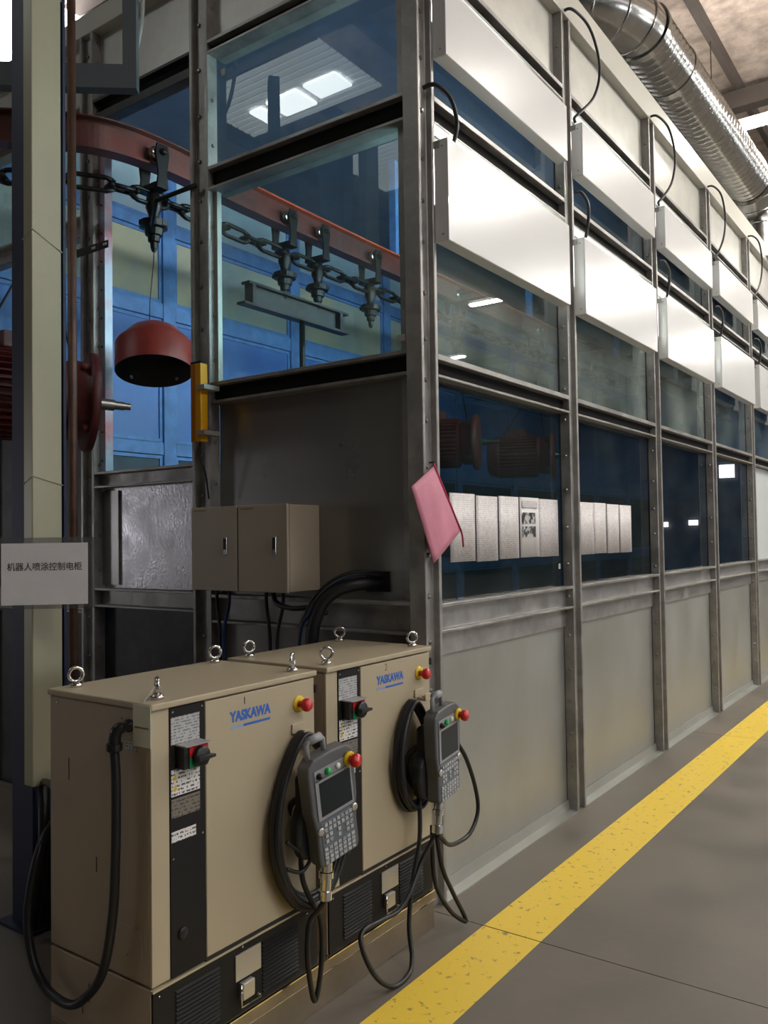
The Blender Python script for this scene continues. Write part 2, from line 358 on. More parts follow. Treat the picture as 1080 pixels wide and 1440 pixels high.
roof_light(-9.6, -7.3, 4.2, 7.6, ZC - 0.39, 'white glaring roof light above the far end of the booth roof')
roof_light(5.5, 7.0, -3, 11, ZC - 0.39, 'long translucent roof light over the far side of the aisle', 'e_door')
# outer walls
for x0, x1, z0, z1, lb in ((3.95, 4.5, 3.6, 4.1, 'bright window high on the far end wall of the hall'), (5.35, 5.7, 1.8, 2.0, 'small bright window low on the far end wall'), (6.5, 6.75, 1.75, 1.95, 'narrow bright window low on the far end wall')):
    o = MB().box(x0, x1, 33.9, 33.96, z0, z1).build('window_7', 'e_door'); tag(o, lb, 'window', kind='structure')
wl = MB().box(-20.2, -20, -10, 34, 0, ZC).build('wall_left', 'far_wall'); tag(wl, 'dark factory wall far to the left', 'wall', kind='structure')
for yw in (9.9, 12.2, 14.5): pass
wb = MB().box(-20, 14, 34, 34.2, 0, ZC).build('wall_back', 'far_wall'); tag(wb, 'dark factory wall at the far end of the aisle', 'wall', kind='structure')
wr = MB().box(14, 14.2, -10, 34, 0, ZC).build('wall_far', 'far_wall'); tag(wr, 'factory wall across the aisle, mirrored in the booth glass', 'wall', kind='structure')
wn = MB().box(-20, 14, -10.2, -10, 0, ZC).build('wall_near', 'far_wall'); tag(wn, 'factory wall behind the viewer', 'wall', kind='structure')
for k, (y0, y1) in enumerate([(2, 4.2), (9, 11.2), (16, 18.2), (24, 26.2)]):
    o = MB().box(13.93, 13.99, y0, y1, 2.2, 3.6).build('window_%d' % (k + 1), 'e_sky'); tag(o, 'daylit factory window number %s along the wall across the aisle' % ['one', 'two', 'three', 'four'][k], 'window', kind='structure')
o = MB().box(-19.99, -19.93, 10.9, 12.2, 8.59 * 0 + 5.0, 6.9).build('window_5', 'e_sky'); tag(o, 'white daylit window beyond the navy post', 'window', kind='structure')

o = MB().box(-19.99, -19.93, -9.2, -6.4, 0.8, 3.2).build('window_6', 'e_door'); tag(o, 'big glowing fill panel added on the left factory wall behind the viewer', 'window', kind='structure')  # added out of view for the steel panel's highlight and general fill

# ------------------------------------------------------------------ booth long wall (faces +X)
wR = empty('wall_right', (XW, 2.85, 0), 'long side wall of the spray booth, galvanised channel frame with windows', 'wall', kind='structure')
mapP = lambda a, d, t: (XW + d, a, t)            # posts: a = y, t = z
mapRl = lambda a, d, t: (XW + d, t, a)           # rails: a = z, t = y
for i, y0 in enumerate(POSTS):
    y1 = y0 + PW + (0.004 if i == 0 else 0)
    D = 0.077 if i == 0 else DEP
    m = MB().prism(uprof(y0, y1, D), mapP, 0.0, ZTOP - 0.15)
    po = m.build('post', 'galv', wR, bevel=0.0025, seg=1)
    if i < 7:
        b = MB(); z = 0.14 + 0.03 * (i % 3)
        while z < 4.3:
            b.dome((XW - 0.0301, (y0 + y1) / 2 + 0.006, z), (1, 0, 0), 0.0105, 0.010)
            if i > 0: b.dome((XW - DEP * 0.5, y0 + 0.0005, z + 0.07), (0, -1, 0), 0.010, 0.008)
            z += 0.165 + 0.06 * random.random()
        tag(b.build('bolt', 'bolt', po), kind='stuff')
for i in range(NB):
    a = POSTS[i] + PW + (0.004 if i == 0 else 0); b = POSTS[i + 1]
    for k, (z0, z1) in enumerate(RAILS):
        MB().prism(uprof(z0, z1, 0.125 if k else DEP, 0.117 if k else 0.045, 0.012, 0.016 if k == 0 else 0.024), mapRl, a, b).build('rail', 'galv', wR, bevel=0.002, seg=1)
        if k: MB().box(XW - 0.11, XW - 0.040, a + 0.001, b - 0.001, z0 + 0.0125, z1 - 0.0245).build('slot_shade_block', 'slot_shade', wR)  # dark block put in the slot as its shade
    MB().box(XW - 0.075, XW - DEP - 0.002, a, b, 0.0, 1.10).build('metal_panel', 'galv_panel', wR)
    lowm = 'glass_dark' if i < 4 else 'white_panel'
    MB().box(XG - 0.006, XG, a, b - 0.0, 1.222, 2.165).build('window_pane', lowm, wR)
    MB().box(XG - 0.006, XG, a, b, 2.262, 3.235).build('window_pane', 'glass_hazy' if i < 3 else 'glass', wR)
    MB().box(XG - 0.006, XG, a, b, 3.355, 3.905).build('window_pane', 'glass', wR)
    g = MB()
    for z0, z1 in ((1.222, 2.165), (2.262, 3.235), (3.355, 3.905)):
        g.box(XG, XG + 0.004, a, b, z1 - 0.008, z1); g.box(XG, XG + 0.004, b - 0.009, b, z0, z1)
    tag(g.build('gasket', 'gasket', wR), kind='stuff')
    MB().box(XW - 0.075, XW - DEP + 0.005, a, b, 3.995, 4.41).build('upper_panel', 'upper_panel', wR)
    # angle iron on the floor and sill angles
    MB().prism([(-DEP, 0.0), (0.0, 0.0), (0.0, 0.006), (-DEP + 0.012, 0.014), (-DEP + 0.006, 0.06), (-DEP, 0.06)], lambda p, q, t: (XW + p, t, q), a, b).build('floor_angle', 'galv_panel', wR)
    MB().box(XG, XG + 0.012, a, b, 1.0, 1.10).build('sill_angle', 'galv', wR)
MB().box(XW - 0.07, XW + 0.004, 2.85, POSTS[-1], 4.41, ZTOP).build('coping', 'coping', wR, bevel=0.004)

# ------------------------------------------------------------------ booth end wall (faces -Y)
wF = empty('wall_front', (-3.1, YF, 0), 'end wall of the spray booth with two glass panes and an open conveyor slot', 'wall', kind='structure')
mF = lambda a, d, t: (a, YF - d, t)              # posts: a = x
mFr = lambda a, d, t: (t, YF - d, a)             # rails: a = z
FP = [(-3.222, -3.09), (-4.142, -4.022), (-5.29, -5.16)]
for i, (x0, x1) in enumerate(FP):
    po = MB().prism(uprof(x0, x1, 0.067, 0.03, 0.02, 0.022), mF, 0, ZTOP - 0.15).build('post', 'galv', wF, bevel=0.0025, seg=1)
    b = MB(); z = 0.2
    while z < 4.3:
        b.dome(((x0 + x1) / 2 - 0.02, YF + 0.0301, z), (0, -1, 0), 0.0105, 0.010)
        b.dome((x1 - 0.0005, YF + 0.035, z + 0.06), (1, 0, 0), 0.010, 0.008)
        z += 0.19 + 0.05 * random.random()
    tag(b.build('bolt', 'bolt', po), kind='stuff')
MB().box(-1.9765, -1.909, YG - 0.02, YG - 0.006, 1.10, ZTOP - 0.2).build('corner_strip', 'galv', wF)
MB().box(-3.09, -3.065, YG - 0.03, YG - 0.001, 2.28, 3.235).build('reveal_strip', 'galv_panel', wF)
a, b = -3.09, -1.909
for k, (z0, z1) in enumerate([(1.095, 1.235), (2.17, 2.275), (3.235, 3.355), (3.925, 3.995)]):
    MB().prism(uprof(z0, z1, 0.125 if k else 0.067, 0.117 if k else 0.05, 0.014, 0.018), mFr, a, b).build('rail', 'galv', wF, bevel=0.002, seg=1)
    if k: MB().box(a + 0.001, b - 0.001, YF + 0.035, YF + 0.11, z0 + 0.0145, z1 - 0.0185).build('slot_shade_block', 'slot_shade', wF)  # dark block in place of slot shade
MB().box(a, b, YG, YG + 0.006, 1.235, 2.17).build('metal_panel', 'steel_panel', wF)
MB().box(b - 0.03, b, YG - 0.03, YG - 0.0005, 1.235, 2.17).build('panel_angle', 'galv', wF)
MB().box(a, b, YG, YG + 0.006, 0.02, 1.095).build('metal_panel', 'steel_panel', wF)
MB().box(a, b, YG, YG + 0.006, 2.275, 3.235).build('window_pane', 'glass', wF)
MB().box(a, b, YG, YG + 0.006, 3.355, 3.925).build('window_pane', 'glass', wF)
MB().box(a, b, YG - 0.01, YG + 0.006, 3.995, 4.41).build('upper_panel', 'upper_panel', wF)
# hole with cables in the panel
MB().box(-2.185, -2.068, YG - 0.012, YG - 0.0005, 1.268, 1.355).build('cable_opening', 'black', wF)
# slot bay
a, b = -4.022, -3.222
for z0, z1 in ((1.14, 1.244), (1.795, 1.885)):
    MB().prism(uprof(z0, z1, 0.067, 0.05, 0.012, 0.014), mFr, a, b).build('rail', 'galv', wF, bevel=0.002, seg=1)
MB().prism(uprof(3.85, 3.985, 0.067, 0.05, 0.05, 0.018), mFr, a, b).build('rail', 'dark_steel', wF, bevel=0.002, seg=1)
MB().box(a, b, YG, YG + 0.006, 1.244, 1.795).build('metal_panel', 'shiny_panel', wF)
MB().box(a, a + 0.14, YG - 0.012, YG - 0.0005, 1.26, 1.78).build('joint_strip', 'steel_panel', wF)
MB().box(a, b, YG, YG + 0.006, 0.02, 1.14).build('metal_panel', 'dark_steel', wF)
MB().box(a, b, YG - 0.01, YG + 0.006, 3.985, 4.41).build('upper_panel', 'upper_panel', wF)
MB().box(a, a + 0.055, YG - 0.03, YG + 0.02, 1.885, 3.85).build('slot_reveal', 'blue_reveal', wF)
bb = MB()
for z in [1.95 + 0.16 * k for k in range(12)]: bb.dome((a + 0.028, YG - 0.031, z), (0, -1, 0), 0.006, 0.006)
tag(bb.build('bolt', 'gasket', wF), kind='stuff')
# bay beyond the slot
a, b = -5.16, -4.142
for z0, z1 in RAILS: MB().prism(uprof(z0, z1, 0.067, 0.045, 0.012, 0.016), mFr, a, b).build('rail', 'galv', wF, bevel=0.002, seg=1)
MB().box(a, b, YG, YG + 0.006, 0.02, 1.10).build('metal_panel', 'dark_steel', wF)
MB().box(a, b, YG, YG + 0.006, 1.222, 2.165).build('metal_panel', 'dark_steel', wF)
MB().box(a, b, YG, YG + 0.006, 2.262, 3.235).build('window_pane', 'glass', wF)
MB().box(a, b, YG, YG + 0.006, 3.355, 3.905).build('window_pane', 'glass', wF)
MB().box(a, b, YG - 0.01, YG + 0.006, 3.995, 4.41).build('upper_panel', 'upper_panel', wF)
MB().box(-5.29, XW - 0.071, YF - 0.004, YF + 0.07, 4.38, 4.50).build('coping', 'coping', wF, bevel=0.004)

# ------------------------------------------------------------------ far long wall of the booth, painted blue inside
wI = empty('wall_inner', (XL, 3, 0), 'far long wall of the booth, blue oversprayed frame and panes seen through the openings', 'wall', kind='structure')
for i, y0 in enumerate(POSTS[1:]): MB().box(XL - 0.06, XL, y0, y0 + PW, 0, 4.45).build('post', 'blue_frame', wI, bevel=0.004)
for i in range(NB):
    a = POSTS[i] + PW if i else 2.94; b = POSTS[i + 1]
    for z0, z1 in RAILS: MB().box(XL - 0.06, XL - 0.004, a + 0.003, b - 0.003, z0, z1).build('rail', 'blue_frame', wI, bevel=0.004)
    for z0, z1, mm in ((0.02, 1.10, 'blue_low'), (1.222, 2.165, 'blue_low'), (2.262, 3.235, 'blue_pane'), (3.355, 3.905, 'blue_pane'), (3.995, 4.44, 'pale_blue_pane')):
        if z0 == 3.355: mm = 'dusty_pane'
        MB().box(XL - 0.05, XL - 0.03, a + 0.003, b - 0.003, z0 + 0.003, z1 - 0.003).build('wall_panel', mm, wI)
        e = 0.03
        fr = MB(); fr.box(XL - 0.03, XL - 0.018, a + 0.004, a + e, z0 + 0.004, z1 - 0.004); fr.box(XL - 0.03, XL - 0.018, b - e, b - 0.004, z0 + 0.004, z1 - 0.004)
        fr.box(XL - 0.03, XL - 0.018, a + e, b - e, z0 + 0.004, z0 + e); fr.box(XL - 0.03, XL - 0.018, a + e, b - e, z1 - e, z1 - 0.004)
        fr.build('panel_bead', 'blue_frame', wI)
YE = POSTS[-1] + PW
o = MB().box(XL - 0.06, XG - 0.02, YE, YE + 0.06, 0, 4.5).build('wall_end', 'blue'); tag(o, 'blue end wall deep inside the booth', 'wall', kind='structure')
o = MB().box(XL - 0.06, XW - 0.075, YF + 0.075, YE, 4.45, 4.53).build('booth_roof', 'blue_dark'); tag(o, 'dark blue flat roof of the spray booth', 'roof', kind='structure')
o = MB().box(XL - 0.06, XW - 0.075, YF + 0.075, YE, 4.531, 4.56).build('roof_sheet_top', 'galv'); tag(o, 'galvanised top sheet of the booth roof', 'roof', kind='structure')
o = MB().box(XL, XG - 0.02, YF + 0.08, YE, 0.0, 0.02).build('booth_floor', 'booth_floor'); tag(o, 'dark floor inside the spray booth', 'floor', kind='structure')

# ------------------------------------------------------------------ white lamp housings on the long wall
def housing(zh, lit=True):
    r = empty('lamp_housing', (XW, 0, 0))
    L_ = 1.255; D = 0.068; t = 0.004
    c = MB(); c.box(D - t, D, 0, L_, 0, zh); c.box(0.001, D - t, 0, t, 0, zh); c.box(0.001, D - t, L_ - t, L_, 0, zh); c.box(0.001, D - t, t, L_ - t, 0, t); c.box(0.001, D - t, t, L_ - t, zh - t, zh)
    c.build('cover', 'white_box', r, bevel=0.003, local=True)
    MB().box(0.030, 0.034, 0.05, L_ - 0.05, 0.17, zh - 0.02).build('lamp_panel', 'e_box' if lit else 'lamp_off', r, local=True)
    MB().box(-0.054, D - t, t, L_ - t, 0.160, 0.164).build('added_baffle', 'galv', r, local=True)  # added shelf blocking the lamp glow below the housing
    MB().box(0.001, 0.03, -0.003, 0.0, zh - 0.035, zh - 0.005).build('bracket', 'galv', r, local=True)
    s = MB(); s.dome((0.04, -0.0005, 0.03), (0, -1, 0), 0.004, 0.003); s.dome((0.04, -0.0005, zh - 0.03), (0, -1, 0), 0.004, 0.003)
    tag(s.build('screw', 'bolt', r, local=True), kind='stuff')
    return r
H1, H2 = housing(0.43), housing(0.298)
G1, G2 = housing(0.43, False), housing(0.298, False)
ordn = ['nearest the corner', 'second from the corner', 'third from the corner', 'fourth from the corner', 'fifth from the corner', 'sixth from the corner', 'seventh from the corner']
for i in range(7):
    yb = POSTS[i] + PW + (0.004 if i == 0 else 0) - (0.010 if i == 0 else 0.022)
    for row, proto, z, nm in ((0, H1, 2.725, 'lower row'), (1, H2, 3.505, 'upper row')):
        o = proto if i == 0 else (copy_tree(proto) if i < 3 else ((G1, G2)[row] if i == 3 else copy_tree((G1, G2)[row])))
        o.location = (XW, yb, z)
        tag(o, 'white lamp housing in the %s on the booth side, %s' % (nm, ordn[i]), 'lamp housing', 'white lamp housings on the booth side')
# black supply cables
for i in range(7):
    yb = POSTS[i] + PW
    if i > 0:
        k = random.uniform(0.85, 1.1)
        pts = [(XW - 0.02, yb - 0.075, 4.43), (-1.79, yb - 0.07, 4.43), (-1.765, yb + 0.09 * k, 4.415), (-1.76, yb + 0.20 * k, 4.33), (-1.76, yb + 0.235 * k, 4.20), (-1.765, yb + 0.16 * k, 4.03), (-1.78, yb + 0.01, 3.88), (-1.80, yb - 0.04, 3.83), (-1.80, yb - 0.03, 3.805)]
        o = MB().tube(smooth_path(pts), 0.0085, 8).build('power_cable', 'cable'); tag(o, 'black cable looping from the coping to the upper lamp housing %s' % ordn[i], 'cable', 'black cable loops above the lamp housings')
    pts = [(-1.80, yb - 0.06, 3.40), (-1.775, yb - 0.03, 3.405), (-1.76, yb + 0.03, 3.35), (-1.77, yb + 0.05, 3.25), (-1.79, yb + 0.045, 3.158)]
    if i == 0: pts = [(XW - 0.02, yb - 0.05, 3.37), (-1.80, yb - 0.03, 3.375), (-1.765, yb + 0.03, 3.33), (-1.765, yb + 0.075, 3.24), (-1.785, yb + 0.075, 3.158)]
    o = MB().tube(smooth_path(pts), 0.0095, 8).build('power_cable', 'cable'); tag(o, 'short black cable entering the lower lamp housing %s' % ordn[i], 'cable', 'short black cables into the lower lamp housings')

# ------------------------------------------------------------------ hanging strip lamps
def strip_lamp():
    r = empty('strip_lamp', (0, 0, 0)); L_ = 0.75
    MB().box(-L_, L_, -0.035, 0.035, 0.03, 0.09).build('lamp_body', 'white', r, local=True)
    MB().box(-L_ + 0.02, L_ - 0.02, -0.06, 0.06, 0.0, 0.029).build('lamp_tube', 'e_lamp', r, local=True)
    rr = MB(); rr.tube([(-0.5, 0, 0.09), (-0.5, 0, 1.05)], 0.006, 6); rr.tube([(0.5, 0, 0.09), (0.5, 0, 1.05)], 0.006, 6)
    tag(rr.build('hanging_rod', 'purlin', r, local=True), kind='stuff')
    return r
S0 = strip_lamp()
LP = [(-1.78, 9.45, 5.80, 'bright white strip lamp hanging beyond the spiral duct'), (1.3, 9.2, 5.80, 'strip lamp over the aisle, level with the one beyond the duct'), (1.3, 14.5, 5.8, 'second strip lamp along the aisle'), (3.2, 13.7, 5.8, 'strip lamp over the far half of the aisle'), (1.3, 20, 5.8, 'third strip lamp along the aisle'), (7.0, 17.5, 5.8, 'strip lamp nearest the wall across the aisle'), (3.5, 2.0, 5.8, 'strip lamp to the side of the viewer'), (1.3, 7.2, 5.8, 'added strip lamp out of view over the aisle, brightening the white housings')]  # last lamp is added off view to brighten the white housings
for i, (x, y, z, lb) in enumerate(LP):
    o = S0 if i == 0 else copy_tree(S0); o.location = (x, y, z); tag(o, lb, 'lamp', 'strip lamps over the aisle')

# ------------------------------------------------------------------ spiral duct
A = Vector((-2.17, 6.75, 5.60)); B = Vector((-1.953, 9.62, 5.25)); dr = (B - A).normalized(); LD = (B - A).length
R0 = 0.225
du = empty('air_duct', tuple(A), 'large round spiral steel duct running above the booth roof', 'duct')
prof = []
t = 0.0
while t < LD:
    prof += [(R0, t), (R0, t + 0.05), (R0 + 0.011, t + 0.054), (R0 + 0.011, t + 0.064), (R0, t + 0.07)]; t += 0.075
MB().lathe(prof, A, dr, 40, cap=False).build('spiral_pipe', 'duct', du)
for tt in (0.02, 0.62, LD - 0.05): MB().lathe([(R0, tt - 0.03), (R0 + 0.02, tt - 0.03), (R0 + 0.02, tt + 0.03), (R0, tt + 0.03)], A, dr, 40, smooth=False, cap=False).build('collar', 'duct', du)
side = Vector((-0.95, -0.25, 0.05)).normalized()
e1 = [A, A - dr * 0.10 + side * 0.02, A - dr * 0.28 + side * 0.10, A - dr * 0.42 + side * 0.26, A - dr * 0.50 + side * 0.46, A - dr * 0.52 + side * 1.0]
pe = smooth_path(e1, 3)
MB().tube(pe, R0 + 0.004, 40, cap=False).build('elbow', 'duct', du)
for k in (3, 6, 9, 12):
    d_ = (pe[k + 1] - pe[k - 1]).normalized(); MB().lathe([(R0 + 0.003, -0.012), (R0 + 0.014, -0.006), (R0 + 0.014, 0.006), (R0 + 0.003, 0.012)], pe[k], d_, 40, cap=False).build('seam_ring', 'duct', du)
e2 = [B, B + dr * 0.10 + Vector((0, 0, -0.04)), B + dr * 0.22 + Vector((0, 0, -0.18)), B + dr * 0.27 + Vector((0, 0, -0.36)), B + dr * 0.27 + Vector((0, 0, -0.75))]
pe = smooth_path(e2, 3)
MB().tube(pe, R0 + 0.004, 40, cap=False).build('elbow', 'duct', du)
for k in (3, 6, 9):
    d_ = (pe[k + 1] - pe[k - 1]).normalized(); MB().lathe([(R0 + 0.003, -0.012), (R0 + 0.014, -0.006), (R0 + 0.014, 0.006), (R0 + 0.003, 0.012)], pe[k], d_, 40, cap=False).build('seam_ring', 'duct', du)

# ------------------------------------------------------------------ overhead conveyor
ZR = 3.70
RP = [(-5.2, 1.55), (-4.45, 1.98), (-4.028, 2.322), (-3.753, 2.60), (-3.665, 2.80), (-3.64, 3.05), (-3.65, 3.35), (-3.675, 3.8), (-3.69, 4.4), (-3.70, 5.4), (-3.70, 8.0), (-3.70, 12), (-3.70, 16)]
path = smooth_path([(x, y, ZR) for x, y in RP], 8)
acc = [0.0]
for i in range(1, len(path)): acc.append(acc[-1] + (path[i] - path[i - 1]).length)
def at(s):
    for i in range(1, len(path)):
        if acc[i] >= s:
            t = (s - acc[i - 1]) / (acc[i] - acc[i - 1]); p = path[i - 1].lerp(path[i], t); d = (path[i] - path[i - 1]).normalized(); return p, d
    return path[-1], (path[-1] - path[-2]).normalized()
def s_near(x, y):
    return min(range(len(path)), key=lambda i: (path[i].x - x) ** 2 + (path[i].y - y) ** 2)
def sweep(m, prof, p_list):
    n = len(prof); vs = []; fs = []
    for i, p in enumerate(p_list):
        a = p_list[max(i - 1, 0)]; b = p_list[min(i + 1, len(p_list) - 1)]; t = (b - a).normalized(); s_ = Vector((t.y, -t.x, 0))
        for u, v in prof: vs.append(p + s_ * u + Vector((0, 0, v)))
    for i in range(len(p_list) - 1):
        for k in range(n): fs.append((i * n + k, i * n + (k + 1) % n, (i + 1) * n + (k + 1) % n, (i + 1) * n + k))
    fs += [tuple(range(n))[::-1], tuple(range((len(p_list) - 1) * n, len(p_list) * n))]
    m.add(vs, fs)
rail = empty('conveyor_rail', (-3.7, 2.6, ZR), 'curved red-oxide steel I-beam rail passing through the open slot', 'conveyor rail')
b_ = MB(); sweep(b_, [(-0.004, -0.008), (-0.004, -0.157), (0.004, -0.157), (0.004, -0.008)], path); b_.build('web', 'rail', rail)
b_ = MB(); sweep(b_, [(-0.045, 0), (0.045, 0), (0.045, -0.008), (-0.045, -0.008)][::-1], path); b_.build('top_flange', 'rail', rail)
in_ = [p for p in path if p.y > 3.2]
b_ = MB(); sweep(b_, [(-0.046, 0.002), (0.046, 0.002), (0.047, -0.010), (-0.047, -0.010)][::-1], in_); b_.build('oversprayed_flange', 'rail_top', rail)
b_ = MB(); sweep(b_, [(-0.045, -0.157), (0.045, -0.157), (0.045, -0.170), (-0.045, -0.170)][::-1], path); b_.build('bottom_flange', 'rail', rail)
hg = MB()
for s in (4.6, 7.0, 9.5, 12.0):
    p, d = at(s); hg.box(p.x - 0.03, p.x + 0.03, p.y - 0.02, p.y + 0.02, ZR, 4.45)
tag(hg.build('rail_hanger', 'blue_frame', rail), kind='stuff')
# chain
ch = empty('conveyor_chain', (-3.7, 2.6, 3.34), 'greasy black forged chain hanging below the curved rail', 'chain')
side_me = None
def link_mesh(kind):
    m = MB()
    if kind == 0:      # long open link seen as two bars
        for s_ in (-1, 1): m.tube([(-0.085, 0.0, s_ * 0.017), (-0.06, 0, s_ * 0.028), (0.06, 0, s_ * 0.028), (0.085, 0, s_ * 0.017)], [0.012, 0.010, 0.010, 0.012], 6)
        m.tube([(-0.085, 0, -0.02), (-0.085, 0, 0.02)], 0.013, 6); m.tube([(0.085, 0, -0.02), (0.085, 0, 0.02)], 0.013, 6)
    else:
        for s_ in (-1, 1): m.tube([(-0.06, s_ * 0.02, 0), (0.06, s_ * 0.02, 0)], 0.010, 6)
        m.tube([(-0.055, -0.03, 0), (-0.055, 0.03, 0)], 0.012, 6); m.tube([(0.055, -0.03, 0), (0.055, 0.03, 0)], 0.012, 6)
    return m.mesh('link', 'grease')
lm = [link_mesh(0), link_mesh(1)]
s = 0.2; k = 0
while s < 9.5:
    p, d = at(s); o = bpy.data.objects.new('link', lm[k % 2]); COL.objects.link(o); o.parent = ch
    o.location = Vector((p.x, p.y, 3.365)) - ch.location; o.rotation_euler = (0, 0, math.atan2(d.y, d.x)); o.scale = (1.3, 1.3, 1.25); s += 0.165; k += 1
# trolleys
def trolley():
    r = empty('chain_trolley', (0, 0, 0))
    for s_ in (-1, 1):
        MB().lathe([(0.012, -0.014), (0.040, -0.014), (0.044, -0.006), (0.044, 0.010), (0.030, 0.014), (0.012, 0.014)], (0, s_ * 0.035, -0.105), (0, 1, 0), 18).build('wheel', 'chrome' if s_ < 0 else 'grease', r, local=True)
        a = MB(); a.prism([(-0.028, -0.06), (0.028, -0.06), (0.034, -0.11), (0.022, -0.22), (0.030, -0.30), (-0.030, -0.30), (-0.022, -0.22), (-0.034, -0.11)], lambda p, q, t: (p, t, q), s_ * 0.056, s_ * 0.066)
        a.dome((0, s_ * 0.066, -0.105), (0, s_, 0), 0.018, 0.02)
        a.build('side_arm', 'grease', r, bevel=0.003, local=True)
    b = MB(); b.box(-0.03, 0.03, -0.055, 0.055, -0.30, -0.27); b.lathe([(0.020, 0), (0.030, -0.03), (0.034, -0.09), (0.022, -0.13), (0.022, -0.16)], (0, 0, -0.30), (0, 0, 1), 14)
    b.build('yoke', 'grease', r, local=True)
    c = MB(); c.lathe([(0.050, -0.46), (0.058, -0.465), (0.058, -0.50), (0.040, -0.505), (0.036, -0.54), (0.026, -0.545), (0.024, -0.575), (0.016, -0.58), (0.014, -0.61), (0.008, -0.63)], (0, 0, 0), (0, 0, 1), 14, smooth=False)
    for q in range(6): c.box(0.05 * math.cos(q) - 0.012, 0.05 * math.cos(q) + 0.012, 0.05 * math.sin(q) - 0.012, 0.05 * math.sin(q) + 0.012, -0.495, -0.47)
    c.build('swivel', 'grease', r, local=True)
    return r
T0 = trolley(); first = True
tro = [(-3.875, 2.463, 'trolley on the rail above the red motor'), (-3.636, 2.975, 'trolley in the open slot carrying the red cowl'), (-3.682, 4.08, 'nearer of the two trolleys behind the glass over the crossbar'), (-3.687, 4.42, 'farther of the two trolleys behind the glass over the crossbar'), (-3.70, 5.05, 'trolley seen at the right edge of the lower end pane'), (-3.70, 6.3, 'trolley deep in the booth above the second workpiece'), (-3.70, 7.9, 'trolley deep in the booth above the third workpiece'), (-3.70, 9.6, 'trolley deepest in the booth')]
for x, y, lb in tro:
    i = s_near(x, y); p = Vector((x, y, ZR)); d = (path[min(i + 1, len(path) - 1)] - path[i - 1]).normalized()
    o = T0 if first else copy_tree(T0); first = False
    o.location = (x, y, ZR); o.scale = (1.3, 1.25, 1.0); o.rotation_euler = (0, 0, math.atan2(d.y, d.x)); tag(o, 'black ' + lb, 'trolley', 'chain trolleys on the conveyor rail')
# crossbar carrier under two trolleys
cb = empty('crossbar_carrier', (-3.685, 4.25, 3.02), 'dark double channel crossbar hanging from two trolleys behind the glass', 'carrier')
MB().box(-3.72, -3.65, 3.72, 4.72, 3.085, 3.10).build('top_plate', 'grease', cb); MB().box(-3.72, -3.65, 3.68, 4.72, 2.95, 2.965).build('bottom_plate', 'grease', cb)
MB().box(-3.69, -3.68, 3.80, 4.60, 2.966, 3.084).build('web', 'dark_steel', cb)
for y in (3.75, 4.62): MB().box(-3.72, -3.65, y, y + 0.03, 2.966, 3.084).build('end_post', 'grease', cb)
MB().tube([(-3.685, 4.25, 2.95), (-3.685, 4.25, 2.45)], 0.02, 8).build('drop_rod', 'grease', cb)

# red cowl hung in the slot
cc = Vector((-3.636, 2.972, 2.46))
cw = empty('fan_cowl', tuple(cc), 'freshly painted red steel fan cowl hanging on a wire in the open slot', 'workpiece')
ax = Vector((0.20, -0.16, -1)).normalized()
MB().lathe([(0.02, -0.165), (0.115, -0.165), (0.125, -0.16), (0.196, -0.085), (0.205, -0.070), (0.205, 0.080)], cc + Vector((0, 0, 0.03)), ax, 48, cap=False).build('shell', 'primer', cw)
MB().lathe([(0.205, 0.081), (0.198, 0.081), (0.198, -0.07), (0.118, -0.155), (0.0, -0.155)], cc + Vector((0, 0, 0.03)), ax, 48, cap=False).build('inside', 'cowl_in', cw)
e_ = ax.cross(Vector((0, 0, 1))).normalized(); e3 = ax.cross(e_)
hl = MB()
for sd in (-0.75, 0.8):
    v = (Vector((-0.78, 0.62, 0)) + sd * Vector((0.62, 0.78, 0))); v = (v - ax * v.dot(ax)).normalized()
    hl.lathe([(0.011, 0.0), (0.011, 0.0015)], cc + Vector((0, 0, 0.03)) + ax * 0.045 + v * 0.1965, -v, 12)
tag(hl.build('bolt_hole', 'white', cw), kind='stuff')
MB().tube([(-3.636, 2.975, 3.075), (-3.632, 2.968, 3.0), (-3.66, 2.965, 2.8), (-3.665, 2.965, 2.63)], 0.003, 6).build('hanging_wire', 'dark_steel', cw)

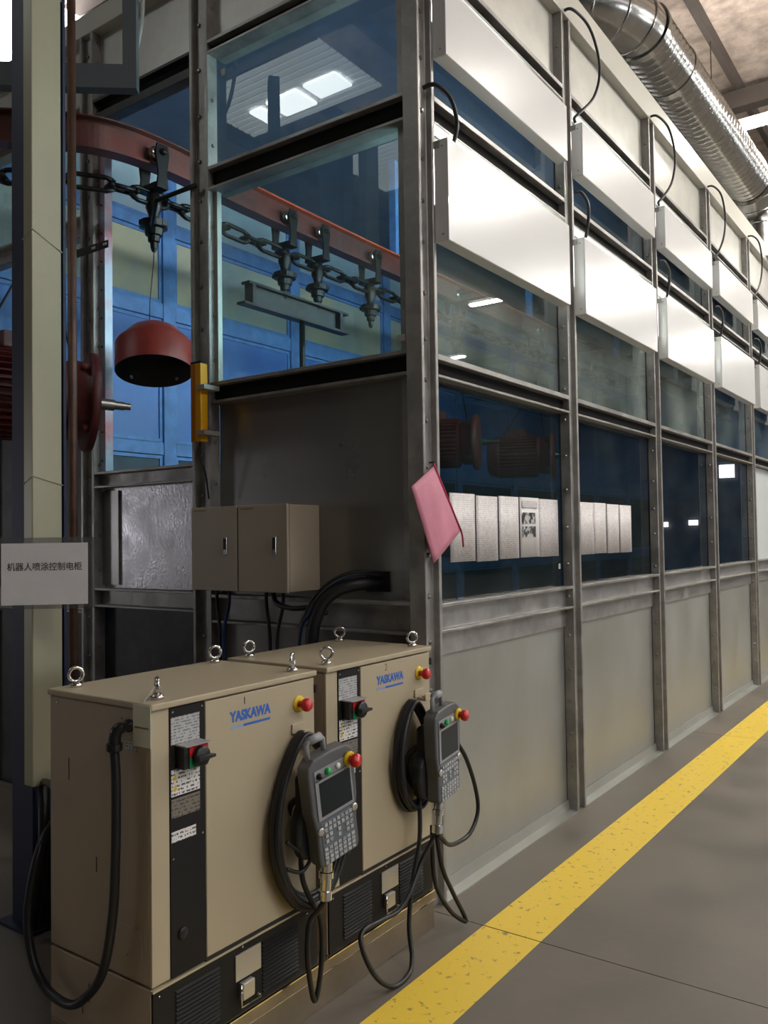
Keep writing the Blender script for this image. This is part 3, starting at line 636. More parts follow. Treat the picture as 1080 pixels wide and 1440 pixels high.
# motor
def motor(name, fc, axis, label, group=None, prim='primer_dark', hang=None, nf=14):
    axis = Vector(axis).normalized(); fc = Vector(fc); r = empty(name, tuple(fc), label, 'motor', group)
    e1 = axis.cross(Vector((0, 0, 1))).normalized(); e2 = Vector((0, 0, 1))
    MB().lathe([(0.06, -0.12), (0.185, -0.12), (0.195, -0.10), (0.195, -0.022), (0.238, -0.020), (0.243, -0.014), (0.243, 0.018), (0.18, 0.028), (0.06, 0.034)], fc, axis, 48).build('flange', prim, r)
    MB().lathe([(0.05, 0.03), (0.05, 0.045), (0.03, 0.05), (0.028, 0.12), (0.021, 0.122), (0.021, 0.17), (0.017, 0.172), (0.017, 0.20), (0.006, 0.202)], fc, axis, 20, smooth=False).build('shaft', 'bolt', r)
    MB().lathe([(0.03, -0.62), (0.185, -0.62), (0.185, -0.10), (0.03, -0.10)], fc, axis, 40, smooth=False).build('body', prim, r)
    f = MB()
    for k in range(36):
        a = 2 * PI * k / 36; v = math.cos(a) * e1 + math.sin(a) * e2; t_ = -math.sin(a) * e1 + math.cos(a) * e2
        p0, p1 = fc - axis * 0.15, fc - axis * 0.55; w_ = 0.0035
        vs = [p0 + v * 0.18 + t_ * w_, p0 + v * 0.18 - t_ * w_, p0 + v * 0.22 - t_ * w_, p0 + v * 0.22 + t_ * w_, p1 + v * 0.18 + t_ * w_, p1 + v * 0.18 - t_ * w_, p1 + v * 0.22 - t_ * w_, p1 + v * 0.22 + t_ * w_]
        f.add(vs, [(0, 1, 2, 3), (7, 6, 5, 4), (0, 3, 7, 4), (1, 5, 6, 2), (3, 2, 6, 7), (0, 4, 5, 1)])
    tag(f.build('cooling_fin', prim, r), kind='stuff')
    MB().lathe([(0.03, -0.66), (0.17, -0.66), (0.20, -0.63), (0.215, -0.56), (0.215, -0.53)], fc, axis, 36, cap=True).build('fan_cover', prim, r)
    for k in range(4):
        a = PI / 4 + k * PI / 2; v = math.cos(a) * e1 + math.sin(a) * e2; p = fc - axis * 0.06 + v * 0.205
        MB().tube([p, p + axis * 0.035], 0.022, 8).build('lug', prim, r)
    q = fc - axis * 0.36 + Vector((0, 0, 0.235)); MB().box(q.x - 0.07, q.x + 0.07, q.y - 0.07, q.y + 0.07, q.z - 0.03, q.z + 0.05).build('terminal_box', prim, r, bevel=0.006)
    if hang is not None:
        h = Vector(hang)
        for s_ in (-0.08, -0.5): MB().tube([h, fc + axis * s_ + Vector((0, 0, 0.21))], 0.006, 6).build('hanging_rod', 'grease', r)
    return r
motor('electric_motor', (-3.575, 2.52, 2.185), (0.43, 0.90, -0.05), 'dark red primed electric motor hanging by the end wall, shaft bare', hang=(-3.875, 2.463, 3.07))
motor('electric_motor', (-3.60, 6.45, 2.32), (0.9, 0.35, 0), 'red motor hanging inside the booth behind the first side window', 'motors hanging inside the booth', 'primer', hang=(-3.70, 6.3, 3.07))
motor('electric_motor', (-3.60, 8.05, 2.32), (0.9, 0.35, 0), 'red motor hanging inside the booth behind the second side window', 'motors hanging inside the booth', 'primer', hang=(-3.70, 7.9, 3.07))

# ------------------------------------------------------------------ things by the end wall, left
tk = empty('cable_trunking', (-2.93, 1.86, 0.6), 'tall beige metal cable trunking strapped with zip ties', 'trunking')
TX0, TX1, TY0, TY1 = -2.962, -2.904, 1.80, 1.925
MB().box(TX0, TX1, TY0, TY1, 0.59, 3.95).build('trunking_body', 'trunk', tk, bevel=0.004)
for zz in (2.66, 1.72, 3.66):
    t_ = MB(); t_.tube([(TX0 - 0.002, TY0 - 0.002, zz), (TX1 + 0.002, TY0 - 0.002, zz + 0.03), (TX1 + 0.002, TY1 + 0.002, zz - (0.03 if zz > 2 else 0.0)), (TX0 - 0.002, TY1 + 0.002, zz)], 0.0025, 6, closed=True); t_.build('zip_tie', 'zip_tie', tk)
MB().tube([(-2.93, 1.86, 0.59), (-2.93, 1.86, 0.35), (-2.95, 1.83, 0.05)], 0.02, 8).build('cable_tail', 'cable', tk)
nv = MB(); nv.box(-3.175, -3.035, 1.88, 1.892, 0, 3.95); nv.box(-3.175, -3.035, 2.02, 2.032, 0, 3.95); nv.box(-3.11, -3.10, 1.892, 2.02, 0, 3.95); nv.box(-3.20, -3.01, 1.86, 2.05, 3.95, 3.965); nv.box(-3.22, -2.99, 1.84, 2.07, 0, 0.012)
tag(nv.build('steel_column', 'navy'), 'navy painted steel column behind the beige trunking', 'column')
tag(MB().tube([(-3.235, 2.2, 0.0), (-3.24, 2.2, 3.92)], 0.0185, 12).build('steel_pipe', 'rust_pipe'), 'thin rusty brown vertical pipe in front of the end wall', 'pipe')
# sign in a plastic sleeve
sg = empty('paper_sign', (-2.79, 1.778, 1.385), rot=(0, 0, math.radians(42)))
tag(sg, 'white paper sign with black Chinese writing in a clear sleeve, taped to the trunking', 'sign')
MB().box(-0.152, 0.152, -0.0008, 0.0008, -0.112, 0.112).build('paper', 'paper', sg, local=True)
MB().box(-0.168, 0.175, 0.0015, 0.0030, -0.127, 0.132).build('sleeve', 'sleeve', sg, local=True)
text_part('sign_text', '机器人喷涂控制电柜', 0.0315, 'ink', sg, (0, -0.0012, 0.015), (PI / 2, 0, 0), align='CENTER', bold=0.0002, sx=0.93)
# grey support frame above
dd = lambda px, py, d: None
gf = empty('support_frame', (-3.4, 2.6, 3.7), 'grey painted steel support frame hanging in front of the slot', 'frame')
p0 = Vector((-3.68, 2.01, 0)); p1 = Vector((-3.125, 2.47, 0))
dv = (p1 - p0).normalized(); nn = Vector((dv.y, -dv.x, 0)) * 0.03
v = []
for z in (3.575, 3.685):
    for p in (p0 - nn, p1 - nn, p1 + nn, p0 + nn): v.append((p.x, p.y, z))
MB().add(v, [(0, 3, 2, 1), (4, 5, 6, 7), (0, 1, 5, 4), (1, 2, 6, 5), (2, 3, 7, 6), (3, 0, 4, 7)]).build('crossbeam', 'grey_paint', gf)
v = []
q0 = p1 - dv * 0.062
for z in (3.686, 4.06):
    for p in (q0 - nn, p1 - nn, p1 + nn, q0 + nn): v.append((p.x, p.y, z))
MB().add(v, [(0, 3, 2, 1), (4, 5, 6, 7), (0, 1, 5, 4), (1, 2, 6, 5), (2, 3, 7, 6), (3, 0, 4, 7)]).build('upright', 'grey_paint', gf)
tag(MB().tube(smooth_path([(-3.27, 2.62, 4.25), (-3.28, 2.62, 4.05), (-3.33, 2.62, 3.90), (-3.40, 2.62, 3.82), (-3.43, 2.62, 3.74)]), 0.010, 8).build('air_hose', 'cable_white'), 'off-white hose drooping behind the grey support frame', 'hose')
# slotted bracket and guide bar
sb = MB(); sb.prism([(-4.14, 3.13), (-3.80, 3.125), (-3.80, 3.085), (-4.14, 3.085)], lambda p, q, t: (p, t, q), 2.80, 2.806)
so = sb.build('slotted_bracket', 'dark_steel'); tag(so, 'dark slotted steel bracket sticking out from the slot post', 'bracket')
for x in (-3.94, -3.84): MB().box(x, x + 0.03, 2.797, 2.7995, 3.10, 3.113).build('slot_hole', 'white', so)
tag(MB().tube([(-3.17, 2.86, 3.28), (-3.40, 2.80, 3.24), (-3.56, 2.90, 3.175)], 0.012, 8).build('guide_bar', 'grease'), 'dark guide bar from the slot post to the hanging trolley', 'bar')

# light curtain
lc = empty('light_curtain', (-3.1, 2.80, 1.98), 'yellow and orange safety light curtain bar on the post beside the slot', 'sensor')
MB().box(-3.095, -3.055, 2.775, 2.82, 1.975, 2.355).build('housing', 'orange', lc, bevel=0.003)
MB().box(-3.128, -3.0955, 2.778, 2.82, 1.975, 2.355).build('side_cover', 'orange_dk', lc)
MB().box(-3.128, -3.055, 2.778, 2.82, 2.3555, 2.366).build('end_cap', 'black', lc)
for z in (2.005, 2.225): MB().box(-3.075, -3.02, 2.765, 2.8645, z, z + 0.022).build('bracket', 'plate', lc)
MB().tube(smooth_path([(-3.09, 2.80, 1.975), (-3.09, 2.80, 1.90), (-3.085, 2.83, 1.82), (-3.085, 2.85, 1.70)]), 0.005, 6).build('lead', 'cable', lc)

# control boxes
for k, (x0, x1) in enumerate([(-3.062, -2.757), (-2.753, -2.452)]):
    r = empty('control_box', ((x0 + x1) / 2, 2.82, 1.26), ['beige wall control box, left of the pair, over the post', 'beige wall control box, right of the pair, on the steel panel'][k], 'control box', 'beige control boxes on the end wall')
    MB().box(x0, x1, 2.730, YG if k else 2.864, 1.268, 1.650).build('body', 'ctrl', r, bevel=0.003)
    MB().box(x0 + 0.002, x1 - 0.002, 2.715, 2.7295, 1.265, 1.653).build('door', 'ctrl', r, bevel=0.003)
    xh = x1 - 0.075
    hn = MB().box(xh - 0.011, xh + 0.011, 2.709, 2.7148, 1.43, 1.51).build('latch', 'chrome', r, bevel=0.004)
    MB().box(xh - 0.005, xh + 0.005, 2.706, 2.7088, 1.455, 1.505).build('latch_slot', 'black', hn)
    MB().box(x0 + 0.02, x0 + 0.10, 2.7135, 2.7148, 1.634, 1.640).build('maker_strip', 'ochre', r)
# cables below control boxes and through the panel
def cable(pts, r, m, label, group=None, name='cable'):
    o = MB().tube(smooth_path(pts), r, 8).build(name, m); tag(o, label, 'cable', group); return o
cable([(-2.11, 2.935, 1.30), (-2.16, 2.84, 1.305), (-2.24, 2.76, 1.27), (-2.30, 2.73, 1.18), (-2.33, 2.72, 1.0), (-2.34, 2.70, 0.3), (-2.34, 2.70, 0.02)], 0.028, 'cable', 'thick black conduit curving down from the opening in the steel panel', name='conduit')
for j, (mm, c) in enumerate([('cable_blue', 'dark blue'), ('cable_grey', 'grey'), ('cable', 'black')]):
    z = 1.335 + 0.006 * j
    cable([(-2.10 + 0.01 * j, 2.935, z), (-2.17, 2.83 - 0.012 * j, z + 0.008), (-2.27, 2.76 - 0.01 * j, z - 0.05), (-2.345 - 0.012 * j, 2.735, 1.18), (-2.40, 2.72, 1.0), (-2.42, 2.72 - 0.02 * j, 0.02)], 0.007, mm, 'thin %s cable leaving the panel opening above the conduit' % c, 'thin cables from the panel opening')
for j, (x, c, mm) in enumerate([(-2.98, 'black', 'cable'), (-2.90, 'dark blue', 'cable_blue'), (-2.66, 'black', 'cable'), (-2.56, 'black', 'cable')]):
    nm = ['first', 'second', 'third', 'fourth'][j]
    cable([(x, 2.80, 1.266), (x, 2.80, 1.20), (x + 0.03 * (-1) ** j, 2.79, 1.0), (x + 0.02, 2.78, 0.5), (x, 2.78, 0.02)], 0.008, mm, '%s cable down from the control boxes, counted from the slot' % nm, 'cables under the control boxes')
cable([(-2.62, 2.80, 1.266), (-2.58, 2.78, 1.215), (-2.48, 2.77, 1.195), (-2.38, 2.78, 1.20), (-2.30, 2.79, 1.18)], 0.012, 'cable', 'black cable sagging from the right control box to the conduit')

# pink pouch
pk = empty('mesh_pouch', (-1.80, 2.88, 1.70), 'pink mesh pouch with crimson zip hanging from the corner post', 'pouch')
TL, TR, BL, BR = (2.715, 1.695), (2.883, 1.785), (2.871, 1.393), (3.085, 1.522)
corners = [TR, TL, BL, BR]
nu, nv_ = 8, 10; vs = []; fs = []
for sgn in (0, 1):
    for i in range(nu + 1):
        for j in range(nv_ + 1):
            u, v = i / nu, j / nv_
            y = (1 - v) * ((1 - u) * TL[0] + u * TR[0]) + v * ((1 - u) * BL[0] + u * BR[0])
            z = (1 - v) * ((1 - u) * TL[1] + u * TR[1]) + v * ((1 - u) * BL[1] + u * BR[1])
            bulge = 0.010 * math.sin(PI * u) * math.sin(PI * v) + 0.003 * math.sin(9 * u + 5 * v) * math.sin(PI * u) * math.sin(PI * v)
            vs.append((-1.806 + (0.0025 + bulge if sgn else -0.0015), y, z))
W_ = nv_ + 1; O = (nu + 1) * W_
for i in range(nu):
    for j in range(nv_):
        a = i * W_ + j; fs.append((a, a + 1, a + W_ + 1, a + W_)); fs.append((O + a, O + a + W_, O + a + W_ + 1, O + a + 1))
for i in range(nu): fs.append((i * W_, (i + 1) * W_, O + (i + 1) * W_, O + i * W_)); fs.append((i * W_ + nv_, O + i * W_ + nv_, O + (i + 1) * W_ + nv_, (i + 1) * W_ + nv_))
for j in range(nv_): fs.append((j, O + j, O + j + 1, j + 1)); fs.append((nu * W_ + j, nu * W_ + j + 1, O + nu * W_ + j + 1, O + nu * W_ + j))
MB().add(vs, fs, True).build('pouch_cloth', 'pink', pk)
MB().tube([(-1.804, 2.878, 1.80), (-1.803, TR[0], TR[1]), (-1.802, BR[0], BR[1])], 0.004, 6).build('zip', 'pink_zip', pk)
MB().tube([(-1.802, 3.085, 1.522), (-1.80, 3.092, 1.50), (-1.80, 3.098, 1.455)], 0.004, 6).build('zip_pull', 'pink_zip', pk)
MB().tube([(-1.825, 2.878, 1.80), (-1.80, 2.878, 1.80)], 0.004, 6).build('hook', 'dark_steel', pk)

# sheets taped on the windows
SH = [(3.137, 3.360, 'creased text sheet under the pink pouch'), (3.366, 3.580, 'second text sheet from the pink pouch'), (3.586, 3.800, 'text sheet left of the sheet with two photographs'), (3.812, 4.030, 'sheet with two black and white photographs'), (4.034, 4.270, 'text sheet right of the two photographs, against the post'),
      (4.580, 4.785, 'first text sheet on the second window, beside the post'), (4.789, 4.990, 'second text sheet on the second window'), (4.998, 5.215, 'third text sheet on the second window'), (5.219, 5.440, 'last text sheet on the second window')]
for i, (a, b, lb) in enumerate(SH):
    r = MB(); z0 = 1.385 + random.uniform(-0.004, 0.004); z1 = z0 + 0.303
    x = XG + 0.0006; nn_ = 6; vs = []; fs = []
    for k in range(nn_ + 1):
        y = a + (b - a) * k / nn_; dx = 0.0022 * math.sin(k * 1.7 + i)
        vs += [(x + 0.0028 + dx, y, z0), (x + 0.0028 + dx * 0.6, y, z1), (x + 0.0020 + dx, y, z0), (x + 0.0020 + dx * 0.6, y, z1)]
    for k in range(nn_):
        q = 4 * k; fs += [(q, q + 4, q + 5, q + 1), (q + 2, q + 3, q + 7, q + 6), (q, q + 2, q + 6, q + 4), (q + 1, q + 5, q + 7, q + 3)]
    fs += [(0, 1, 3, 2), (4 * nn_, 4 * nn_ + 2, 4 * nn_ + 3, 4 * nn_ + 1)]
    o = r.add(vs, fs, True).build('paper_sheet', 'text_sheet' if i != 3 else 'paper'); tag(o, lb + ', taped to the glass', 'paper', 'sheets taped to the side windows')
    if i == 3:
        for q, (pz0, pz1) in enumerate([(1.56, 1.615), (1.49, 1.545)]): MB().box(x + 0.0062, x + 0.0066, 3.835, 3.985, pz0, pz1).build('photograph', 'photo', o)
        MB().box(x + 0.0062, x + 0.0066, 3.835, 4.01, 1.64, 1.675).build('heading', 'text_sheet', o)
for (x, y, z, lb) in [(0, 4.292, 1.325, 'small white sticker low on the first side window')]:
    tag(MB().box(XG + 0.0005, XG + 0.0015, y - 0.018, y + 0.006, z - 0.01, z + 0.018).build('sticker', 'white'), lb, 'sticker')
tag(MB().box(-3.063, -3.035, YG - 0.0012, YG - 0.0003, 3.83, 3.865).build('sticker', 'white'), 'small white sticker at the top left of the upper end pane', 'sticker')
tag(MB().box(-1.997, -1.955, YG - 0.0215, YG - 0.0203, 2.325, 2.352).build('sticker', 'white'), 'small white sticker at the lower right of the lower end pane', 'sticker')

# ------------------------------------------------------------------ robot controllers
pl = empty('steel_plinth', (-2.0, 2.1, 0), 'bronze-coloured steel plinth under both beige cabinets', 'plinth')
MB().box(-2.215, -1.768, 1.427, 2.775, 0.0, 0.108).build('plinth_base', 'plinth', pl, bevel=0.003)
MB().box(-2.215, -1.762, 1.427, 2.777, 0.109, 0.145).build('plinth_rim', 'plinth', pl, bevel=0.003)
for z in (0.1415, 0.1065): MB().box(-1.7675, -1.7605, 1.428, 2.776, z, z + 0.004).build('edge_highlight', 'chrome', pl)  # strips stand for the highlight along the rim's bevels

def eyebolt(par, x, y, z, ang):
    m = MB(); ax = (math.cos(ang), math.sin(ang), 0)
    m.lathe([(0.018, 0), (0.019, 0.008), (0.012, 0.012), (0.009, 0.018)], (x, y, z), (0, 0, 1), 16); m.torus((x, y, z + 0.036), ax, 0.020, 0.0055)
    m.build('eyebolt', 'chrome', par, local=True)

def cabinet(y0, wd, num, label, first):
    r = empty('robot_controller', (-1.765, y0, 0), label, 'controller cabinet', 'beige robot controller cabinets')
    D = 0.45
    B = lambda n, m, x0, x1, a, b, z0, z1, bev=0.0, par=None: MB().box(x0, x1, a, b, z0, z1).build(n, m, par or r, bevel=bev, local=True)
    B('lower_body', 'cab_side', -D, -0.010, 0, wd, 0.146, 0.345, 0.003)
    B('body', 'cab_side', -D, -0.016, 0, wd, 0.352, 1.058, 0.004)
    B('lid', 'cab', -D - 0.006, 0.006, -0.005, wd + 0.005, 1.059, 1.077, 0.004)
    B('front_frame', 'cab', -0.0155, -0.004, 0.0, 0.060, 0.352, 1.058, 0.002)
    B('switch_panel', 'black', -0.0155, -0.002, 0.061, 0.182, 0.352, 1.056)
    B('door', 'cab', -0.0150, 0.0, 0.184, wd - 0.004, 0.358, 1.054, 0.003)
    B('vent_panel', 'black', -0.0095, -0.003, 0.002, wd - 0.002, 0.150, 0.338)
    B('panel_seam', 'cab', -0.0095, -0.001, 0.0, wd, 0.339, 0.345)
    B('door_gap', 'gasket', -0.0155, -0.003, 0.183, wd - 0.004, 0.3455, 0.3575)
    lv = MB()
    for g0 in (0.075, 0.40):
        for k in range(13):
            z = 0.170 + k * 0.0115
            lv.prism([(-0.0029, z), (0.004, z + 0.002), (-0.0029, z + 0.007)], lambda p, q, t: (p, t, q), g0, g0 + 0.155)
    tag(lv.build('louver', 'black', r, local=True), kind='stuff')
    pp = B('latch_plate', 'plate', -0.0029, 0.001, 0.290, 0.392, 0.245, 0.318)
    B('latch', 'plate', -0.0029, 0.016, 0.305, 0.352, 0.190, 0.238, 0.003)
    lt = MB(); lt.tube([(0.014, 0.298, 0.238), (0.014, 0.298, 0.176), (0.016, 0.375, 0.176)], 0.0035, 6); lt.dome((0.0, 0.375, 0.178), (1, 0, 0), 0.006, 0.012); lt.build('latch_wire', 'chrome', r, local=True)
    # plates and labels
    B('nameplate', 'plate_print', -0.0019, -0.0008, 0.064, 0.163, 0.958, 1.030)
    B('warning_label', 'warn_print', -0.0019, -0.0008, 0.064, 0.163, 0.822, 0.892)
    tr = MB()
    for z in (0.845, 0.872): tr.prism([(0.069, z - 0.008), (0.085, z - 0.008), (0.077, z + 0.008)], lambda p, q, t: (t, p, q), -0.0007, -0.0002)
    tag(tr.build('warning_triangle', 'yellow_p', r, local=True), kind='stuff')
    B('brown_label', 'brown_print', -0.0019, -0.0008, 0.064, 0.163, 0.765, 0.815)
    B('white_label', 'warn_print', -0.0019, -0.0008, 0.064, 0.148, 0.702, 0.730)
    s_ = MB(); [s_.dome((-0.002, a, z), (1, 0, 0), 0.0035, 0.003) for a, z in ((0.07, 1.045), (0.172, 1.045), (0.07, 0.66), (0.172, 0.70), (0.02, 0.325), (0.32, 0.333), (0.60, 0.325))]
    tag(s_.build('screw', 'chrome', r, local=True), kind='stuff')
    MB().lathe([(0.016, 0), (0.016, 0.004), (0.012, 0.006)], (-0.002, 0.10, 0.457), (1, 0, 0), 18).build('hole_plug', 'black_plastic', r, local=True)
    # isolator switch
    sw = B('isolator_switch', 'black_plastic', -0.0019, 0.030, 0.080, 0.163, 0.893, 0.952, 0.003)
    B('switch_hood', 'pend_light', -0.0019, 0.042, 0.078, 0.165, 0.9535, 0.9575, 0.001)
    B('red_plate', 'red', 0.0302, 0.033, 0.098, 0.163, 0.924, 0.952, par=sw); B('green_plate', 'green', 0.0302, 0.033, 0.098, 0.163, 0.893, 0.9235, par=sw)
    kn = MB(); kn.lathe([(0.027, 0.0), (0.027, 0.014), (0.022, 0.018)], (0.0332, 0.132, 0.922), (1, 0, 0), 24); kn.prism([(-0.030, -0.007), (0.030, -0.004), (0.030, 0.004), (-0.030, 0.007)], lambda p, q, t: (t, 0.132 + p, 0.922 + q), 0.050, 0.066)
    kn.build('knob', 'black_plastic', sw, bevel=0.0015, local=True)
    # emergency stop
    es = MB().lathe([(0.026, 0.0005), (0.026, 0.004), (0.012, 0.004)], (0, wd - 0.080, 0.983), (1, 0, 0), 28).build('emergency_stop', 'yellow_p', r, local=True)
    MB().lathe([(0.010, 0.0045), (0.010, 0.022), (0.017, 0.023), (0.0205, 0.030), (0.0205, 0.040), (0.015, 0.047), (0.0, 0.048)], (0, wd - 0.080, 0.983), (1, 0, 0), 28).build('button', 'red', es, local=True)
    # logo, numbers
    text_part('logo', 'YASKAWA', 0.0400, 'label_blue', r, (0.0004, 0.278, 0.979), ROT_XFACE, bold=0.0018, sx=0.86)
    B('logo_bar', 'label_blue', 0.0003, 0.0008, 0.330, 0.441, 0.959, 0.966)
    B('logo_bar_start', 'label_pale', 0.0003, 0.0008, 0.278, 0.329, 0.959, 0.966)
    text_part('number', num, 0.036 if num == '2' else 0.030, 'ink' if num == '1' else 'ochre', r, (0.0004, 0.335, 1.022), ROT_XFACE, align='CENTER')
    # hanger hook
    hk = MB(); hk.box(0.0005, 0.006, wd - 0.115, wd - 0.055, 0.895, 0.925); hk.box(0.006, 0.045, wd - 0.105, wd - 0.100, 0.885, 0.897); hk.box(0.006, 0.045, wd - 0.070, wd - 0.065, 0.885, 0.897); hk.box(0.040, 0.045, wd - 0.105, wd - 0.065, 0.885, 0.912)
    hk.build('hanger', 'cab', r, bevel=0.002, local=True)
    B('hinge', 'black', -0.012, 0.004, wd - 0.0035, wd + 0.006, 1.005, 1.030)
    AN = (-0.35, -0.45, 1.0, 0.45) if first else (-0.3, -0.9, -0.75, -0.5)
    for x, y, a in ((-0.405, 0.055, AN[0]), (-0.405, wd - 0.05, AN[1]), (-0.045, 0.055, AN[2]), (-0.045, wd - 0.055, AN[3])):
        eyebolt(r, x, y, 1.0775, a)
    if first:
        g = MB(); g.lathe([(0.017, 0), (0.017, 0.010), (0.013, 0.012), (0.013, 0.028)], (-0.085, 0, 1.014), (0, -1, 0), 18); g.tube(smooth_path([(-0.085, -0.025, 1.014), (-0.092, -0.036, 1.008), (-0.100, -0.038, 0.99), (-0.102, -0.038, 0.965)]), 0.016, 12)
        g.lathe([(0.021, 0), (0.021, 0.018), (0.015, 0.022)], (-0.102, -0.038, 0.972), (0, 0, -1), 12, smooth=False)
        g.build('cable_gland', 'black_plastic', r, local=True)
        B('side_cover_plate', 'cab_side', -0.13, -0.04, -0.002, -0.0002, 0.40, 0.49, 0.0005)
        B('side_label', 'plate_print', -0.105, -0.055, -0.0012, -0.0002, 0.948, 0.972)
        B('side_plate', 'cab_side', -0.135, -0.035, -0.002, -0.0002, 0.975, 1.045, 0.0005)
        s2 = MB(); [s2.dome((x, -0.0022, z), (0, -1, 0), 0.0035, 0.003) for x, z in ((-0.12, 1.03), (-0.05, 0.99), (-0.055, 0.485), (-0.1, 0.415), (-0.41, 1.04))]
        tag(s2.build('side_screw', 'chrome', r, local=True), kind='stuff')
        c2 = MB(); [c2.box(x, x + 0.003, -0.001, -0.0002, z, z + h) for x, z, h in ((-0.36, 0.83, 0.06), (-0.235, 0.60, 0.04), (-0.30, 0.20, 0.05), (-0.27, 0.24, 0.05))]
        tag(c2.build('scuff', 'ink', r, local=True), kind='stuff')
    return r
cabinet(1.427, 0.650, '1', 'beige robot controller cabinet marked 1, nearer the viewer', True)
cabinet(2.137, 0.628, '2', 'beige robot controller cabinet marked 2, against the corner post', False)
# tag hanging on eyebolt
tg = empty('paper_tag', (-1.80, 1.455, 1.06), 'pale green tag hanging from the front eyebolt of cabinet 1', 'tag')
MB().box(-1.822, -1.752, 1.4130, 1.4145, 0.968, 1.075).build('tag_card', 'tag', tg); MB().tube([(-1.80, 1.4138, 1.06), (-1.805, 1.44, 1.085), (-1.81, 1.475, 1.112)], 0.0015, 5).build('string', 'zip_tie', tg)
MB().box(-1.815, -1.760, 1.4122, 1.4129, 1.015, 1.019).build('tag_line', 'ochre', tg)
cable([(-1.867, 1.388, 0.955), (-1.863, 1.39, 0.873), (-1.866, 1.39, 0.69), (-1.880, 1.39, 0.521), (-1.925, 1.39, 0.363), (-2.005, 1.39, 0.273), (-2.078, 1.39, 0.237), (-2.179, 1.39, 0.25), (-2.249, 1.39, 0.319), (-2.285, 1.40, 0.442), (-2.30, 1.45, 0.605), (-2.40, 1.58, 0.66), (-2.7, 1.75, 0.64), (-2.915, 1.85, 0.60)], 0.0125, 'cable', 'thick black cable drooping from the gland on cabinet 1 to the trunking', name='power_cable')

